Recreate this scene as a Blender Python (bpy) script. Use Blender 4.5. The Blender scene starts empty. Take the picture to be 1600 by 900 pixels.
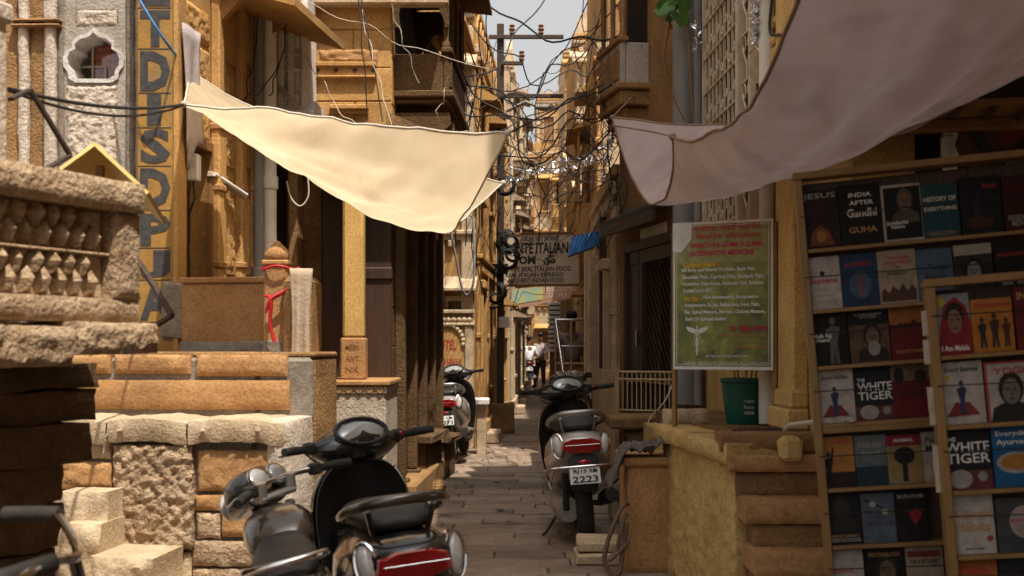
import bpy, bmesh, math, random
from mathutils import Vector, Matrix, noise
random.seed(11)
R = math.radians
scene = bpy.context.scene
col = scene.collection
# ---------------------------------------------------------------- camera, sky, sun, exposure
EYE = Vector((0, 0, 1.36)); FPX = 2000.0; CU, CV = 800.0, 540.0
cd = bpy.data.cameras.new('camera'); cam = bpy.data.objects.new('camera', cd); col.objects.link(cam)
cam.location = EYE; cam.rotation_euler = (R(90), 0, 0)
cd.sensor_width = 36; cd.lens = 45; cd.shift_y = 90 / 1600; cd.clip_start = .05; cd.clip_end = 2000
cd.dof.use_dof = True; cd.dof.focus_distance = 10.5; cd.dof.aperture_fstop = 4.5
scene.camera = cam
SUN_EL, SUN_AZ = R(66), R(32)          # azimuth measured from behind the camera towards the right
sdir = Vector((math.cos(SUN_EL) * math.sin(SUN_AZ), -math.cos(SUN_EL) * math.cos(SUN_AZ), math.sin(SUN_EL)))
w = bpy.data.worlds.new('World'); scene.world = w; w.use_nodes = True
nt = w.node_tree; bg = nt.nodes['Background']
sky = nt.nodes.new('ShaderNodeTexSky'); sky.sky_type = 'NISHITA'; sky.sun_disc = False
sky.sun_elevation = SUN_EL; sky.sun_rotation = math.atan2(sdir.x, sdir.y)
sky.dust_density = 6; sky.air_density = 1.0; sky.ozone_density = .6; sky.altitude = 250
hz_ = nt.nodes.new('ShaderNodeHueSaturation'); hz_.inputs['Saturation'].default_value = .06      # dusty, milky desert sky
nt.links.new(sky.outputs[0], hz_.inputs['Color']); nt.links.new(hz_.outputs[0], bg.inputs[0]); bg.inputs[1].default_value = .15
sl = bpy.data.lights.new('sun', 'SUN'); sl.energy = 4.8; sl.angle = R(.5); sl.color = (1, .91, .78)
so = bpy.data.objects.new('sun', sl); col.objects.link(so); so.location = (6, -6, 20)
so.rotation_euler = sdir.to_track_quat('Z', 'Y').to_euler()
vs = scene.view_settings; vs.view_transform = 'Standard'; vs.look = 'None'; vs.gamma = 1; vs.exposure = .36
vs.use_curve_mapping = False
scene.render.engine = 'CYCLES'
scene.cycles.max_bounces = 8; scene.cycles.diffuse_bounces = 5; scene.cycles.transparent_max_bounces = 8
scene.cycles.caustics_reflective = False; scene.cycles.caustics_refractive = False

# ---------------------------------------------------------------- materials
def mat(name, c, c2=None, rough=.85, bump=0., scale=6., metal=0., spec=.3, var=.10, stain=0., stainc=(.10, .08, .06),
        coat=0., stretch=1., fine=60., grain=0.):
    m = bpy.data.materials.new(name); m.use_nodes = True; n = m.node_tree; N = n.nodes; L = n.links
    b = N['Principled BSDF']; b.inputs['Roughness'].default_value = rough; b.inputs['Metallic'].default_value = metal
    b.inputs['Specular IOR Level'].default_value = spec
    if coat: b.inputs['Coat Weight'].default_value = coat; b.inputs['Coat Roughness'].default_value = .08
    c2 = c2 or tuple(x * .78 for x in c)
    g = N.new('ShaderNodeNewGeometry'); mp = N.new('ShaderNodeMapping'); mp.inputs['Scale'].default_value = (1, 1, stretch)
    L.new(g.outputs['Position'], mp.inputs['Vector'])
    t = N.new('ShaderNodeTexNoise'); t.inputs['Scale'].default_value = scale; t.inputs['Detail'].default_value = 6
    t.inputs['Roughness'].default_value = .65; L.new(mp.outputs[0], t.inputs['Vector'])
    r = N.new('ShaderNodeValToRGB'); r.color_ramp.elements[0].position = .33; r.color_ramp.elements[1].position = .66
    r.color_ramp.elements[0].color = (*c2, 1); r.color_ramp.elements[1].color = (*c, 1)
    L.new(t.outputs[0], r.inputs[0]); out = r.outputs[0]
    if stain:
        t2 = N.new('ShaderNodeTexNoise'); t2.inputs['Scale'].default_value = scale * .35; t2.inputs['Detail'].default_value = 8
        t2.inputs['Distortion'].default_value = .6; mp2 = N.new('ShaderNodeMapping')
        mp2.inputs['Location'].default_value = (7.3, 2.1, 4.4); L.new(mp.outputs[0], mp2.inputs[0]); L.new(mp2.outputs[0], t2.inputs['Vector'])
        r2 = N.new('ShaderNodeValToRGB'); r2.color_ramp.elements[0].position = .52; r2.color_ramp.elements[1].position = .68
        r2.color_ramp.elements[0].color = (0, 0, 0, 1); r2.color_ramp.elements[1].color = (stain,) * 3 + (1,)
        L.new(t2.outputs[0], r2.inputs[0]); mx = N.new('ShaderNodeMixRGB'); mx.inputs[2].default_value = (*stainc, 1)
        L.new(r2.outputs[0], mx.inputs[0]); L.new(out, mx.inputs[1]); out = mx.outputs[0]
    if grain:      # fine pitting and speckle of the stone itself
        t4 = N.new('ShaderNodeTexNoise'); t4.inputs['Scale'].default_value = 55; t4.inputs['Detail'].default_value = 8; t4.inputs['Roughness'].default_value = .75; L.new(g.outputs['Position'], t4.inputs['Vector'])
        r4 = N.new('ShaderNodeValToRGB'); r4.color_ramp.elements[0].position = .36; r4.color_ramp.elements[1].position = .56
        r4.color_ramp.elements[0].color = (1 - grain,) * 3 + (1,); r4.color_ramp.elements[1].color = (1, 1, 1, 1); L.new(t4.outputs[0], r4.inputs[0])
        m4 = N.new('ShaderNodeMixRGB'); m4.blend_type = 'MULTIPLY'; m4.inputs[0].default_value = 1; L.new(out, m4.inputs[1]); L.new(r4.outputs[0], m4.inputs[2]); out = m4.outputs[0]
    if var:
        oi = N.new('ShaderNodeObjectInfo'); hs = N.new('ShaderNodeHueSaturation'); ma = N.new('ShaderNodeMath'); ma.operation = 'MULTIPLY_ADD'
        ma.inputs[1].default_value = 2 * var; ma.inputs[2].default_value = 1 - var
        L.new(oi.outputs['Random'], ma.inputs[0]); L.new(ma.outputs[0], hs.inputs['Value']); L.new(out, hs.inputs['Color']); out = hs.outputs[0]
    L.new(out, b.inputs['Base Color'])
    if bump:
        t3 = N.new('ShaderNodeTexNoise'); t3.inputs['Scale'].default_value = fine; t3.inputs['Detail'].default_value = 5
        L.new(mp.outputs[0], t3.inputs['Vector'])
        ad = N.new('ShaderNodeMath'); ad.operation = 'MULTIPLY_ADD'; ad.inputs[1].default_value = .5
        L.new(t3.outputs[0], ad.inputs[0]); L.new(t.outputs[0], ad.inputs[2])
        bp = N.new('ShaderNodeBump'); bp.inputs['Strength'].default_value = min(1, bump); bp.inputs['Distance'].default_value = .035 if grain else .02
        L.new(ad.outputs[0], bp.inputs['Height']); L.new(bp.outputs[0], b.inputs['Normal'])
    return m

def cloth_mat(name, c, c2, trans=.5, scale=4.5):
    m = mat(name, c, c2, rough=.9, bump=.6, scale=scale, stain=.6, stainc=tuple(x * .62 for x in c2), var=0, fine=260)
    n = m.node_tree; N = n.nodes; L = n.links; b = N['Principled BSDF']; o = N['Material Output']
    tr = N.new('ShaderNodeBsdfTranslucent'); mx = N.new('ShaderNodeMixShader'); mx.inputs[0].default_value = trans
    L.new(b.inputs['Base Color'].links[0].from_socket, tr.inputs[0])
    L.new(b.outputs[0], mx.inputs[1]); L.new(tr.outputs[0], mx.inputs[2]); L.new(mx.outputs[0], o.inputs[0])
    return m

def glass_mat(name, tint=(.9, .9, .9), clear=.75):
    m = bpy.data.materials.new(name); m.use_nodes = True; N = m.node_tree.nodes; L = m.node_tree.links
    N.remove(N['Principled BSDF']); tr = N.new('ShaderNodeBsdfTransparent'); tr.inputs[0].default_value = (*tint, 1)
    gl = N.new('ShaderNodeBsdfGlossy'); gl.inputs['Roughness'].default_value = .04; gl.inputs[0].default_value = (.8, .8, .8, 1)
    mx = N.new('ShaderNodeMixShader'); mx.inputs[0].default_value = 1 - clear
    L.new(tr.outputs[0], mx.inputs[1]); L.new(gl.outputs[0], mx.inputs[2]); L.new(mx.outputs[0], N['Material Output'].inputs[0])
    return m

SO = dict(rough=.92, spec=.15, grain=.36)
M = dict(
 sand=mat('golden_sandstone', (.57, .335, .13), (.44, .245, .085), bump=.28, scale=3.5, stain=.5, stainc=(.22, .14, .075), **SO),
 sandp=mat('pale_sandstone', (.60, .47, .32), (.47, .34, .21), bump=.4, scale=5, stain=.45, stainc=(.28, .21, .14), **SO),
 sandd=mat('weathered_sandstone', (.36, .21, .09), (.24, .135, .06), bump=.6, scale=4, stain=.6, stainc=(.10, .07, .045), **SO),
 sandr=mat('rust_sandstone', (.48, .27, .12), (.37, .195, .078), bump=.3, scale=4.5, stain=.35, stainc=(.22, .13, .07), **SO),
 rough=mat('hewn_sandstone', (.54, .40, .265), (.36, .235, .135), bump=.9, scale=9, stain=.55, stainc=(.25, .18, .12), **SO),
 sandk=mat('dark_and_shaded_sandstone', (.17, .10, .048), (.10, .06, .03), bump=.6, scale=4, stain=.6, stainc=(.06, .04, .028), **SO),  # lane wall, balcony and corbel shade put into colour; bench stone is dark
 mortar=mat('grey_mortar', (.30, .255, .205), (.20, .165, .13), bump=.3, scale=7, **SO),
 plaster=mat('grey_plaster', (.52, .46, .40), (.40, .34, .28), bump=.35, scale=4, stain=.5, stainc=(.26, .22, .18), **SO),
 plasterl=mat('rough_cast_plaster', (.62, .53, .44), (.50, .41, .32), bump=.5, scale=10, **SO),
 white=mat('whitewash', (.80, .77, .73), (.66, .62, .58), bump=.3, scale=6, stain=.5, stainc=(.42, .35, .28), **SO),
 ochre=mat('ochre_wall_paint', (.62, .40, .14), (.50, .30, .09), bump=.18, scale=3, stain=.4, stainc=(.34, .22, .10), **SO),
 yellow=mat('yellow_limewash', (.66, .46, .19), (.52, .34, .12), bump=.35, scale=5, stain=.5, stainc=(.33, .21, .09), **SO),
 signy=mat('sign_yellow_paint', (.38, .21, .05), (.28, .15, .035), rough=.7, bump=.22, scale=9, stain=.55, stainc=(.20, .15, .09), var=0),
 signb=mat('sign_black_paint', (.035, .035, .04), (.07, .065, .06), rough=.65, bump=.2, scale=24, var=0),
 slab=mat('paving_stone', (.33, .245, .18), (.23, .165, .115), rough=.72, spec=.35, bump=.5, scale=7, var=.22, stain=.55, stainc=(.13, .095, .07), grain=.3),
 dirt=mat('dust_ground', (.27, .20, .14), (.19, .14, .10), bump=.6, scale=10, var=0, **SO),
 wood=mat('dark_wood', (.06, .030, .017), (.034, .018, .011), rough=.55, bump=.4, scale=9, stretch=.15, spec=.4),
 woodm=mat('brown_wood', (.26, .135, .055), (.17, .085, .035), rough=.6, bump=.4, scale=9, stretch=.15),
 woody=mat('varnished_yellow_wood', (.27, .155, .05), (.20, .11, .034), rough=.5, bump=.3, scale=10, stretch=.2, spec=.4),
 plywood=mat('yellow_plywood', (.72, .53, .20), (.62, .42, .13), rough=.6, bump=.2, scale=8, stretch=.3),
 iron=mat('rusty_iron', (.075, .052, .04), (.05, .034, .028), rough=.7, bump=.4, scale=20, metal=.3, stain=.5, stainc=(.13, .06, .03)),
 ironb=mat('black_iron', (.025, .024, .024), (.04, .036, .034), rough=.55, scale=20, metal=.4),
 steel=mat('stainless_steel', (.62, .6, .57), (.55, .53, .5), rough=.25, metal=1, scale=10, var=0),
 chrome=mat('chrome', (.72, .71, .69), (.6, .58, .55), rough=.12, metal=1, scale=15, var=0),
 alu=mat('cast_aluminium', (.42, .41, .39), (.33, .32, .30), rough=.42, metal=.9, scale=25, var=0, bump=.1),
 pipeg=mat('grey_plastic_pipe', (.25, .245, .235), (.19, .185, .175), rough=.6, scale=4, stain=.4, stainc=(.14, .12, .10)),
 pipew=mat('white_pipe', (.74, .70, .62), (.62, .57, .48), rough=.6, scale=5, stain=.4, stainc=(.45, .36, .25)),
 cream=mat('cream_metal_paint', (.58, .49, .36), (.46, .38, .27), rough=.6, scale=12, stain=.5, stainc=(.26, .15, .07)),
 railp=mat('beige_rail_paint', (.42, .30, .17), (.33, .23, .12), rough=.6, scale=12, stain=.4, stainc=(.2, .12, .06)),
 cable=mat('black_cable', (.018, .017, .018), (.03, .028, .028), rough=.6, scale=30, var=.3),
 cablew=mat('pale_cord', (.55, .49, .40), (.42, .37, .30), rough=.8, scale=30),
 tinsel=mat('silver_tinsel', (.8, .8, .82), (.6, .6, .64), rough=.22, metal=1, scale=30, var=0),
 blackp=mat('gloss_black_paint', (.012, .012, .013), (.018, .017, .016), rough=.22, coat=.8, scale=10, var=0, stain=.25, stainc=(.09, .07, .05)),
 greyp=mat('dark_bronze_paint', (.10, .075, .055), (.07, .053, .04), rough=.25, coat=.8, scale=10, var=0, metal=.4, stain=.3, stainc=(.17, .13, .09)),
 silverp=mat('pearl_silver_paint', (.50, .46, .41), (.44, .40, .36), rough=.3, coat=.6, scale=8, var=0, metal=.35, stain=.3, stainc=(.30, .24, .18)),
 blackpl=mat('matt_black_plastic', (.022, .021, .021), (.034, .031, .029), rough=.6, scale=18, bump=.1, var=0),
 rubber=mat('tyre_rubber', (.02, .019, .018), (.045, .038, .03), rough=.9, scale=14, bump=.3, var=0),
 seat=mat('black_vinyl', (.022, .02, .02), (.03, .027, .025), rough=.5, scale=30, bump=.15, var=0, stain=.3, stainc=(.08, .065, .05)),
 redl=mat('red_lamp_plastic', (.36, .012, .012), (.28, .01, .01), rough=.15, coat=.7, scale=20, var=0),
 clearl=mat('clear_lamp_plastic', (.55, .52, .48), (.42, .38, .34), rough=.12, coat=.8, scale=60, var=0),
 orangel=mat('amber_lamp', (.7, .2, .03), (.6, .16, .02), rough=.2, coat=.6, scale=20, var=0),
 dial=mat('instrument_dial', (.34, .33, .31), (.22, .21, .20), rough=.08, coat=1, scale=14, var=0, spec=.6),
 plate=mat('plate_white', (.72, .71, .69), (.6, .58, .55), rough=.5, scale=20, var=0),
 ink=mat('black_ink', (.02, .02, .022), rough=.6, var=0), inkw=mat('white_ink', (.75, .73, .69), rough=.6, var=0),
 inkr=mat('red_ink', (.45, .03, .05), rough=.6, var=0), inky=mat('yellow_ink', (.72, .42, .05), rough=.6, var=0),
 inkred2=mat('painted_red_letters', (.38, .05, .035), (.28, .04, .03), rough=.8, var=0),
 inkgold=mat('gold_ink', (.45, .25, .08), rough=.6, var=0), inkg=mat('grey_ink', (.34, .32, .30), rough=.6, var=0),
 inkpink=mat('magenta_ink', (.60, .015, .10), rough=.6, var=0),
 field=mat('printed_grass', (.30, .32, .06), (.075, .09, .028), rough=.45, scale=11, var=0, spec=.5, stain=.5, stainc=(.03, .035, .015)),
 bsign=mat('cream_sign_board', (.62, .53, .42), (.52, .43, .33), rough=.7, scale=6, var=0, stain=.4, stainc=(.33, .25, .17)),
 banner=mat('brown_banner', (.52, .30, .20), (.46, .26, .17), rough=.6, scale=5, var=0),
 bannerb=mat('banner_picture', (.16, .45, .55), (.62, .55, .12), rough=.6, scale=4.5, var=0),
 bluet=mat('blue_tarpaulin', (.045, .19, .42), (.03, .13, .32), rough=.55, scale=9, var=0),
 green=mat('green_plastic', (.012, .115, .082), (.01, .09, .065), rough=.38, scale=6, var=0, stain=.25, stainc=(.06, .08, .06)),
 leaf=mat('vine_leaf', (.09, .20, .04), (.05, .13, .025), rough=.5, scale=12, var=.2),
 clay=mat('red_clay', (.60, .13, .06), (.45, .08, .04), rough=.7, scale=8, bump=.2, var=.25),
 rag=mat('grey_rag', (.14, .11, .10), (.09, .07, .065), rough=.95, scale=10, bump=.4),
 ragw=mat('faded_lilac_rag', (.42, .36, .36), (.30, .25, .25), rough=.95, scale=8, bump=.3),
 drape=mat('cream_shawl', (.52, .41, .30), (.40, .29, .20), rough=.95, scale=9, bump=.4),
 ribbon=mat('red_ribbon', (.50, .025, .03), (.38, .015, .02), rough=.6, var=0),
 mat=mat('woven_mat', (.10, .045, .04), (.03, .02, .025), rough=.95, scale=55, bump=.5, var=0),
 hose=mat('dusty_hose', (.16, .10, .06), (.08, .06, .045), rough=.6, scale=8),
 skin=mat('brown_skin', (.16, .075, .04), rough=.55, var=0), hair=mat('black_hair', (.012, .011, .011), rough=.6, var=0),
 shirtw=mat('white_shirt', (.78, .78, .80), (.68, .68, .70), rough=.9, var=0, scale=14), shirtp=mat('pale_pink_shirt', (.50, .42, .41), (.42, .35, .34), rough=.9, var=0, scale=14),
 shirtb=mat('mauve_shirt', (.28, .21, .20), rough=.9, var=0), trous=mat('dark_trousers', (.05, .042, .045), (.035, .03, .032), rough=.9, var=0),
 lamp=mat('tube_lamp_white', (.78, .77, .74), rough=.4, var=0), dark=mat('shade_dark_interior', (.022, .014, .010), (.014, .009, .007), rough=1, var=0),  # near-black interior colour stands in for shade inside rooms and openings
 paper=mat('page_edges', (.52, .46, .36), (.42, .36, .27), rough=.9, scale=80, stretch=.1),
 sailw=cloth_mat('cream_canvas', (.86, .72, .51), (.80, .63, .42), .58), sailp=cloth_mat('faded_pink_canvas', (.70, .57, .55), (.62, .49, .47), .36),
 hem=mat('brown_hem', (.30, .19, .13), (.20, .12, .08), rough=.95, scale=6, var=0),
 glass=glass_mat('window_glass', (.95, .95, .95), .93),
)
_cov = {}
def cover(c, c2=None):
    f_ = .42 + .6 * max(c); c = tuple(x * f_ for x in c); c2 = c2 and tuple(x * f_ * .9 for x in c2); k = (c, c2)  # covers darkened to put the bookcase shade into their colour
    if k not in _cov: _cov[k] = mat('printed_cover', c, c2 or tuple(x * .6 for x in c), rough=.6, scale=26, var=0, spec=.18)
    return _cov[k]

# ---------------------------------------------------------------- mesh helpers
def smooth_path(P, k=5):
    P = [Vector(p) for p in P]; Q = [P[0]]
    for i in range(len(P) - 1):
        p0, p1, p2, p3 = P[max(i - 1, 0)], P[i], P[i + 1], P[min(i + 2, len(P) - 1)]
        for j in range(1, k + 1):
            s = j / k; Q.append(.5 * ((2 * p1) + (p2 - p0) * s + (2 * p0 - 5 * p1 + 4 * p2 - p3) * s * s + (3 * p1 - p0 - 3 * p2 + p3) * s ** 3))
    return Q
class MB:
    def __init__(s): s.v = []; s.f = []
    def add(s, vs, fs):
        o = len(s.v); s.v += [Vector(p) for p in vs]; s.f += [tuple(i + o for i in f) for f in fs]; return s
    def box(s, x0, x1, y0, y1, z0, z1, c=0., jit=0., mtx=None):
        lo = (min(x0, x1), min(y0, y1), min(z0, z1)); hi = (max(x0, x1), max(y0, y1), max(z0, z1))
        if not c:
            vs = [Vector((lo[0] if i & 1 == 0 else hi[0], lo[1] if i & 2 == 0 else hi[1], lo[2] if i & 4 == 0 else hi[2])) for i in range(8)]
            fs = [(0, 2, 3, 1), (4, 5, 7, 6), (0, 1, 5, 4), (2, 6, 7, 3), (0, 4, 6, 2), (1, 3, 7, 5)]
        else:
            c = min(c, .45 * min(hi[i] - lo[i] for i in range(3)))
            vs = []; ix = {}
            for k in range(8):
                sg = [(k >> a) & 1 for a in range(3)]
                for a in range(3):
                    p = [0, 0, 0]
                    for b in range(3):
                        e = hi[b] if sg[b] else lo[b]
                        p[b] = e if b == a else e + (-c if sg[b] else c)
                    ix[(k, a)] = len(vs); vs.append(Vector(p))
            fs = []
            for a in range(3):
                b, d = (a + 1) % 3, (a + 2) % 3
                for sg in (0, 1):
                    base = sg << a
                    fs.append([ix[(base | (x << b) | (y << d), a)] for x, y in ((0, 0), (1, 0), (1, 1), (0, 1))])
                for sa in (0, 1):
                    for sb in (0, 1):
                        base = (sa << a) | (sb << b)
                        fs.append([ix[(base, a)], ix[(base | (1 << d), a)], ix[(base | (1 << d), b)], ix[(base, b)]])
            for k in range(8): fs.append([ix[(k, 0)], ix[(k, 1)], ix[(k, 2)]])
        if jit: vs = [v + Vector([random.uniform(-jit, jit) for _ in range(3)]) for v in vs]
        if mtx: vs = [mtx @ v for v in vs]
        return s.add(vs, fs)
    def prism(s, pts, d0, d1, ax='y'):
        f3 = {'y': lambda a, b, d: (a, d, b), 'x': lambda a, b, d: (d, a, b), 'z': lambda a, b, d: (a, b, d)}[ax]
        n = len(pts); vs = [f3(a, b, d0) for a, b in pts] + [f3(a, b, d1) for a, b in pts]
        fs = [tuple(range(n)), tuple(range(2 * n - 1, n - 1, -1))] + [(i, i + n, (i + 1) % n + n, (i + 1) % n) for i in range(n)]
        return s.add(vs, fs)
    def loft(s, rings, cap=True, closed=True):
        n = len(rings[0]); vs = [p for r in rings for p in r]; fs = []
        for i in range(len(rings) - 1):
            for j in range(n if closed else n - 1):
                a = i * n + j; b = i * n + (j + 1) % n; fs.append((a, b, b + n, a + n))
        if cap: fs.append(tuple(range(n - 1, -1, -1))); fs.append(tuple((len(rings) - 1) * n + j for j in range(n)))
        return s.add(vs, fs)
    def tube(s, pts, r, n=6, cap=True):
        pts = [Vector(p) for p in pts]; m = len(pts)
        rr = r if isinstance(r, (list, tuple)) else [r] * m
        rings = []; up = None
        for i in range(m):
            t = (pts[min(i + 1, m - 1)] - pts[max(i - 1, 0)])
            t = t.normalized() if t.length > 1e-9 else Vector((0, 0, 1))
            if up is None: up = Vector((0, 0, 1)) if abs(t.z) < .9 else Vector((1, 0, 0))
            a = t.cross(up)
            if a.length < 1e-6: a = t.cross(Vector((1, .3, 0)))
            a.normalize(); b = a.cross(t).normalized(); up = b
            rings.append([pts[i] + (a * math.cos(2 * math.pi * k / n) + b * math.sin(2 * math.pi * k / n)) * rr[i] for k in range(n)])
        return s.loft(rings, cap)
    def rope(s, pts, r, n=8, k=5):
        m = len(pts); rr = r if isinstance(r, (list, tuple)) else [r] * m
        R2 = [rr[0]] + [rr[i] + (rr[i + 1] - rr[i]) * j / k for i in range(m - 1) for j in range(1, k + 1)]
        return s.tube(smooth_path(pts, k), R2, n)
    def lathe(s, prof, n=12, c=(0, 0, 0), axis='z'):
        c = Vector(c); rings = []
        for r, h in prof:
            ring = []
            for k in range(n):
                a = 2 * math.pi * k / n; x, y = r * math.cos(a), r * math.sin(a)
                ring.append(c + Vector({'z': (x, y, h), 'x': (h, x, y), 'y': (x, h, y)}[axis]))
            rings.append(ring)
        return s.loft(rings, True)
    def torus(s, c, R_, r, axis='x', n=24, m=8, a0=0, a1=2 * math.pi, sq=1.):
        c = Vector(c); full = abs(a1 - a0 - 2 * math.pi) < 1e-6; rings = []
        for i in range(n if full else n + 1):
            a = a0 + (a1 - a0) * i / n; ring = []
            for k in range(m):
                b = 2 * math.pi * k / m; q = R_ + r * math.cos(b); h = r * sq * math.sin(b)
                x, y = q * math.cos(a), q * math.sin(a)
                ring.append(c + Vector({'z': (x, y, h), 'x': (h, x, y), 'y': (x, h, y)}[axis]))
            rings.append(ring)
        if full: rings.append(rings[0])
        return s.loft(rings, not full)
    def ell(s, c, r, n=12, m=8, mtx=None):
        c = Vector(c); r = Vector(r) if not isinstance(r, (int, float)) else Vector((r, r, r)); rings = []
        for i in range(m + 1):
            th = math.pi * i / m; q = max(math.sin(th), .02)
            ring = [Vector((r.x * q * math.cos(2 * math.pi * k / n), r.y * q * math.sin(2 * math.pi * k / n), -r.z * math.cos(th))) for k in range(n)]
            if mtx: ring = [mtx @ p for p in ring]
            rings.append([p + c for p in ring])
        return s.loft(rings)
    def grid(s, fn, nu, nv):
        vs = [fn(i / nu, j / nv) for j in range(nv + 1) for i in range(nu + 1)]
        fs = [(j * (nu + 1) + i, j * (nu + 1) + i + 1, (j + 1) * (nu + 1) + i + 1, (j + 1) * (nu + 1) + i) for j in range(nv) for i in range(nu)]
        return s.add(vs, fs)
    def rough(s, x0, x1, z0, z1, y0, y1, nx, nz, amp, freq=14., edge=.02):
        # a hewn stone: front face at y0 displaced, sides run back to y1
        seed = Vector((random.random() * 50, 3, random.random() * 50)); vs = []
        for j in range(nz + 1):
            for i in range(nx + 1):
                a, b = i / nx, j / nz; x = x0 + (x1 - x0) * a; z = z0 + (z1 - z0) * b
                q = Vector((x, 0, z)) * freq + seed
                d = noise.noise(q) + .5 * noise.noise(q * 2.3) + .25 * noise.noise(q * 5.1)
                rim = min(a * (x1 - x0), (1 - a) * (x1 - x0), b * (z1 - z0), (1 - b) * (z1 - z0)) / edge
                y = y0 - amp * d + (edge * .6 * (1 - min(1, rim)))
                jx = amp * .5 * noise.noise(q * .7 + Vector((9, 0, 0))); jz = amp * .5 * noise.noise(q * .7 + Vector((0, 0, 9)))
                vs.append((x + jx, y, z + jz))
        W = nx + 1
        fs = [(j * W + i, j * W + i + 1, (j + 1) * W + i + 1, (j + 1) * W + i) for j in range(nz) for i in range(nx)]
        bd = [i for i in range(W)] + [j * W + nx for j in range(1, nz + 1)] + [nz * W + i for i in range(nx - 1, -1, -1)] + [j * W for j in range(nz - 1, 0, -1)]
        k = len(vs); vs += [(vs[i][0], y1, vs[i][2]) for i in bd]; n = len(bd)
        fs += [(bd[i], k + i, k + (i + 1) % n, bd[(i + 1) % n]) for i in range(n)]
        fs.append(tuple(k + i for i in range(n - 1, -1, -1)))
        return s.add(vs, fs)
    def plate(s, outer, holes, y0, y1):
        cu = bpy.data.curves.new('t', 'CURVE'); cu.dimensions = '2D'; cu.fill_mode = 'BOTH'; cu.extrude = abs(y1 - y0) / 2
        for pl in [outer] + list(holes):
            sp = cu.splines.new('POLY'); sp.points.add(len(pl) - 1); sp.use_cyclic_u = True
            for p, q in zip(sp.points, pl): p.co = (q[0], q[1], 0, 1)
        ob = bpy.data.objects.new('t', cu); me = bpy.data.meshes.new_from_object(ob); ym = (y0 + y1) / 2
        s.add([(v.co.x, ym - v.co.z, v.co.y) for v in me.vertices], [tuple(p.vertices) for p in me.polygons])
        bpy.data.objects.remove(ob); bpy.data.curves.remove(cu); bpy.data.meshes.remove(me)
        return s
    def xf(s, m):
        s.v = [m @ p for p in s.v]; return s
    def build(s, name, m, parent=None, loc=None, smooth=None, weld=True):
        me = bpy.data.meshes.new(name); me.from_pydata([tuple(p) for p in s.v], [], s.f)
        bm = bmesh.new(); bm.from_mesh(me)
        if weld: bmesh.ops.remove_doubles(bm, verts=bm.verts, dist=1e-5)
        bmesh.ops.recalc_face_normals(bm, faces=bm.faces); bm.to_mesh(me); bm.free()
        if smooth:
            me.polygons.foreach_set('use_smooth', [True] * len(me.polygons)); me.set_sharp_from_angle(angle=R(smooth))
        me.materials.append(M[m] if isinstance(m, str) else m)
        o = bpy.data.objects.new(name, me); col.objects.link(o)
        if parent: o.parent = parent
        if loc: o.location = loc
        return o

def tag(o, label, cat, group=None):
    o['label'] = label; o['category'] = cat
    if group: o['group'] = group
    return o
def thing(name, label, cat, loc=(0, 0, 0), rz=0, group=None, rot=None):
    o = bpy.data.objects.new(name, None); col.objects.link(o); o.empty_display_size = .1
    o.location = loc; o.rotation_euler = rot or (0, 0, rz); return tag(o, label, cat, group)
def copy_tree(o, parent=None):
    c = o.copy(); col.objects.link(c); c.parent = parent
    for ch in list(o.children): copy_tree(ch, c)
    return c
def gx(u, D): return (u - CU) / FPX * D
def zv(v, D): return EYE.z + (CV - v) / FPX * D
def W(u, v, D): return Vector((gx(u, D), D, zv(v, D)))

def text(parent, body, x0, x1, z0, z1, y, m, bold=.0, name='lettering', keep=False, ext=.0015, slant=0., lines=.75):
    cu = bpy.data.curves.new('t', 'FONT'); cu.body = body; cu.size = 1; cu.offset = bold; cu.extrude = .5; cu.resolution_u = 2
    cu.align_x = 'CENTER'; cu.shear = slant; cu.space_line = lines
    ob = bpy.data.objects.new('t', cu); me = bpy.data.meshes.new_from_object(ob)
    P = [v.co.copy() for v in me.vertices]; F = [tuple(p.vertices) for p in me.polygons]
    bpy.data.objects.remove(ob); bpy.data.curves.remove(cu); bpy.data.meshes.remove(me)
    if not P: return None
    ax, bx = min(p.x for p in P), max(p.x for p in P); ay, by = min(p.y for p in P), max(p.y for p in P)
    sx = (x1 - x0) / (bx - ax); sz = (z1 - z0) / max(by - ay, 1e-6)
    cx, cz = (x0 + x1) / 2, (z0 + z1) / 2
    if keep: sx = sz = min(sx, sz)
    b = MB(); b.add([(cx + (p.x - (ax + bx) / 2) * sx, y - ext - (p.z + .5) * ext, cz + (p.y - (ay + by) / 2) * sz) for p in P], F)
    return b.build(name, m, parent)

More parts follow.
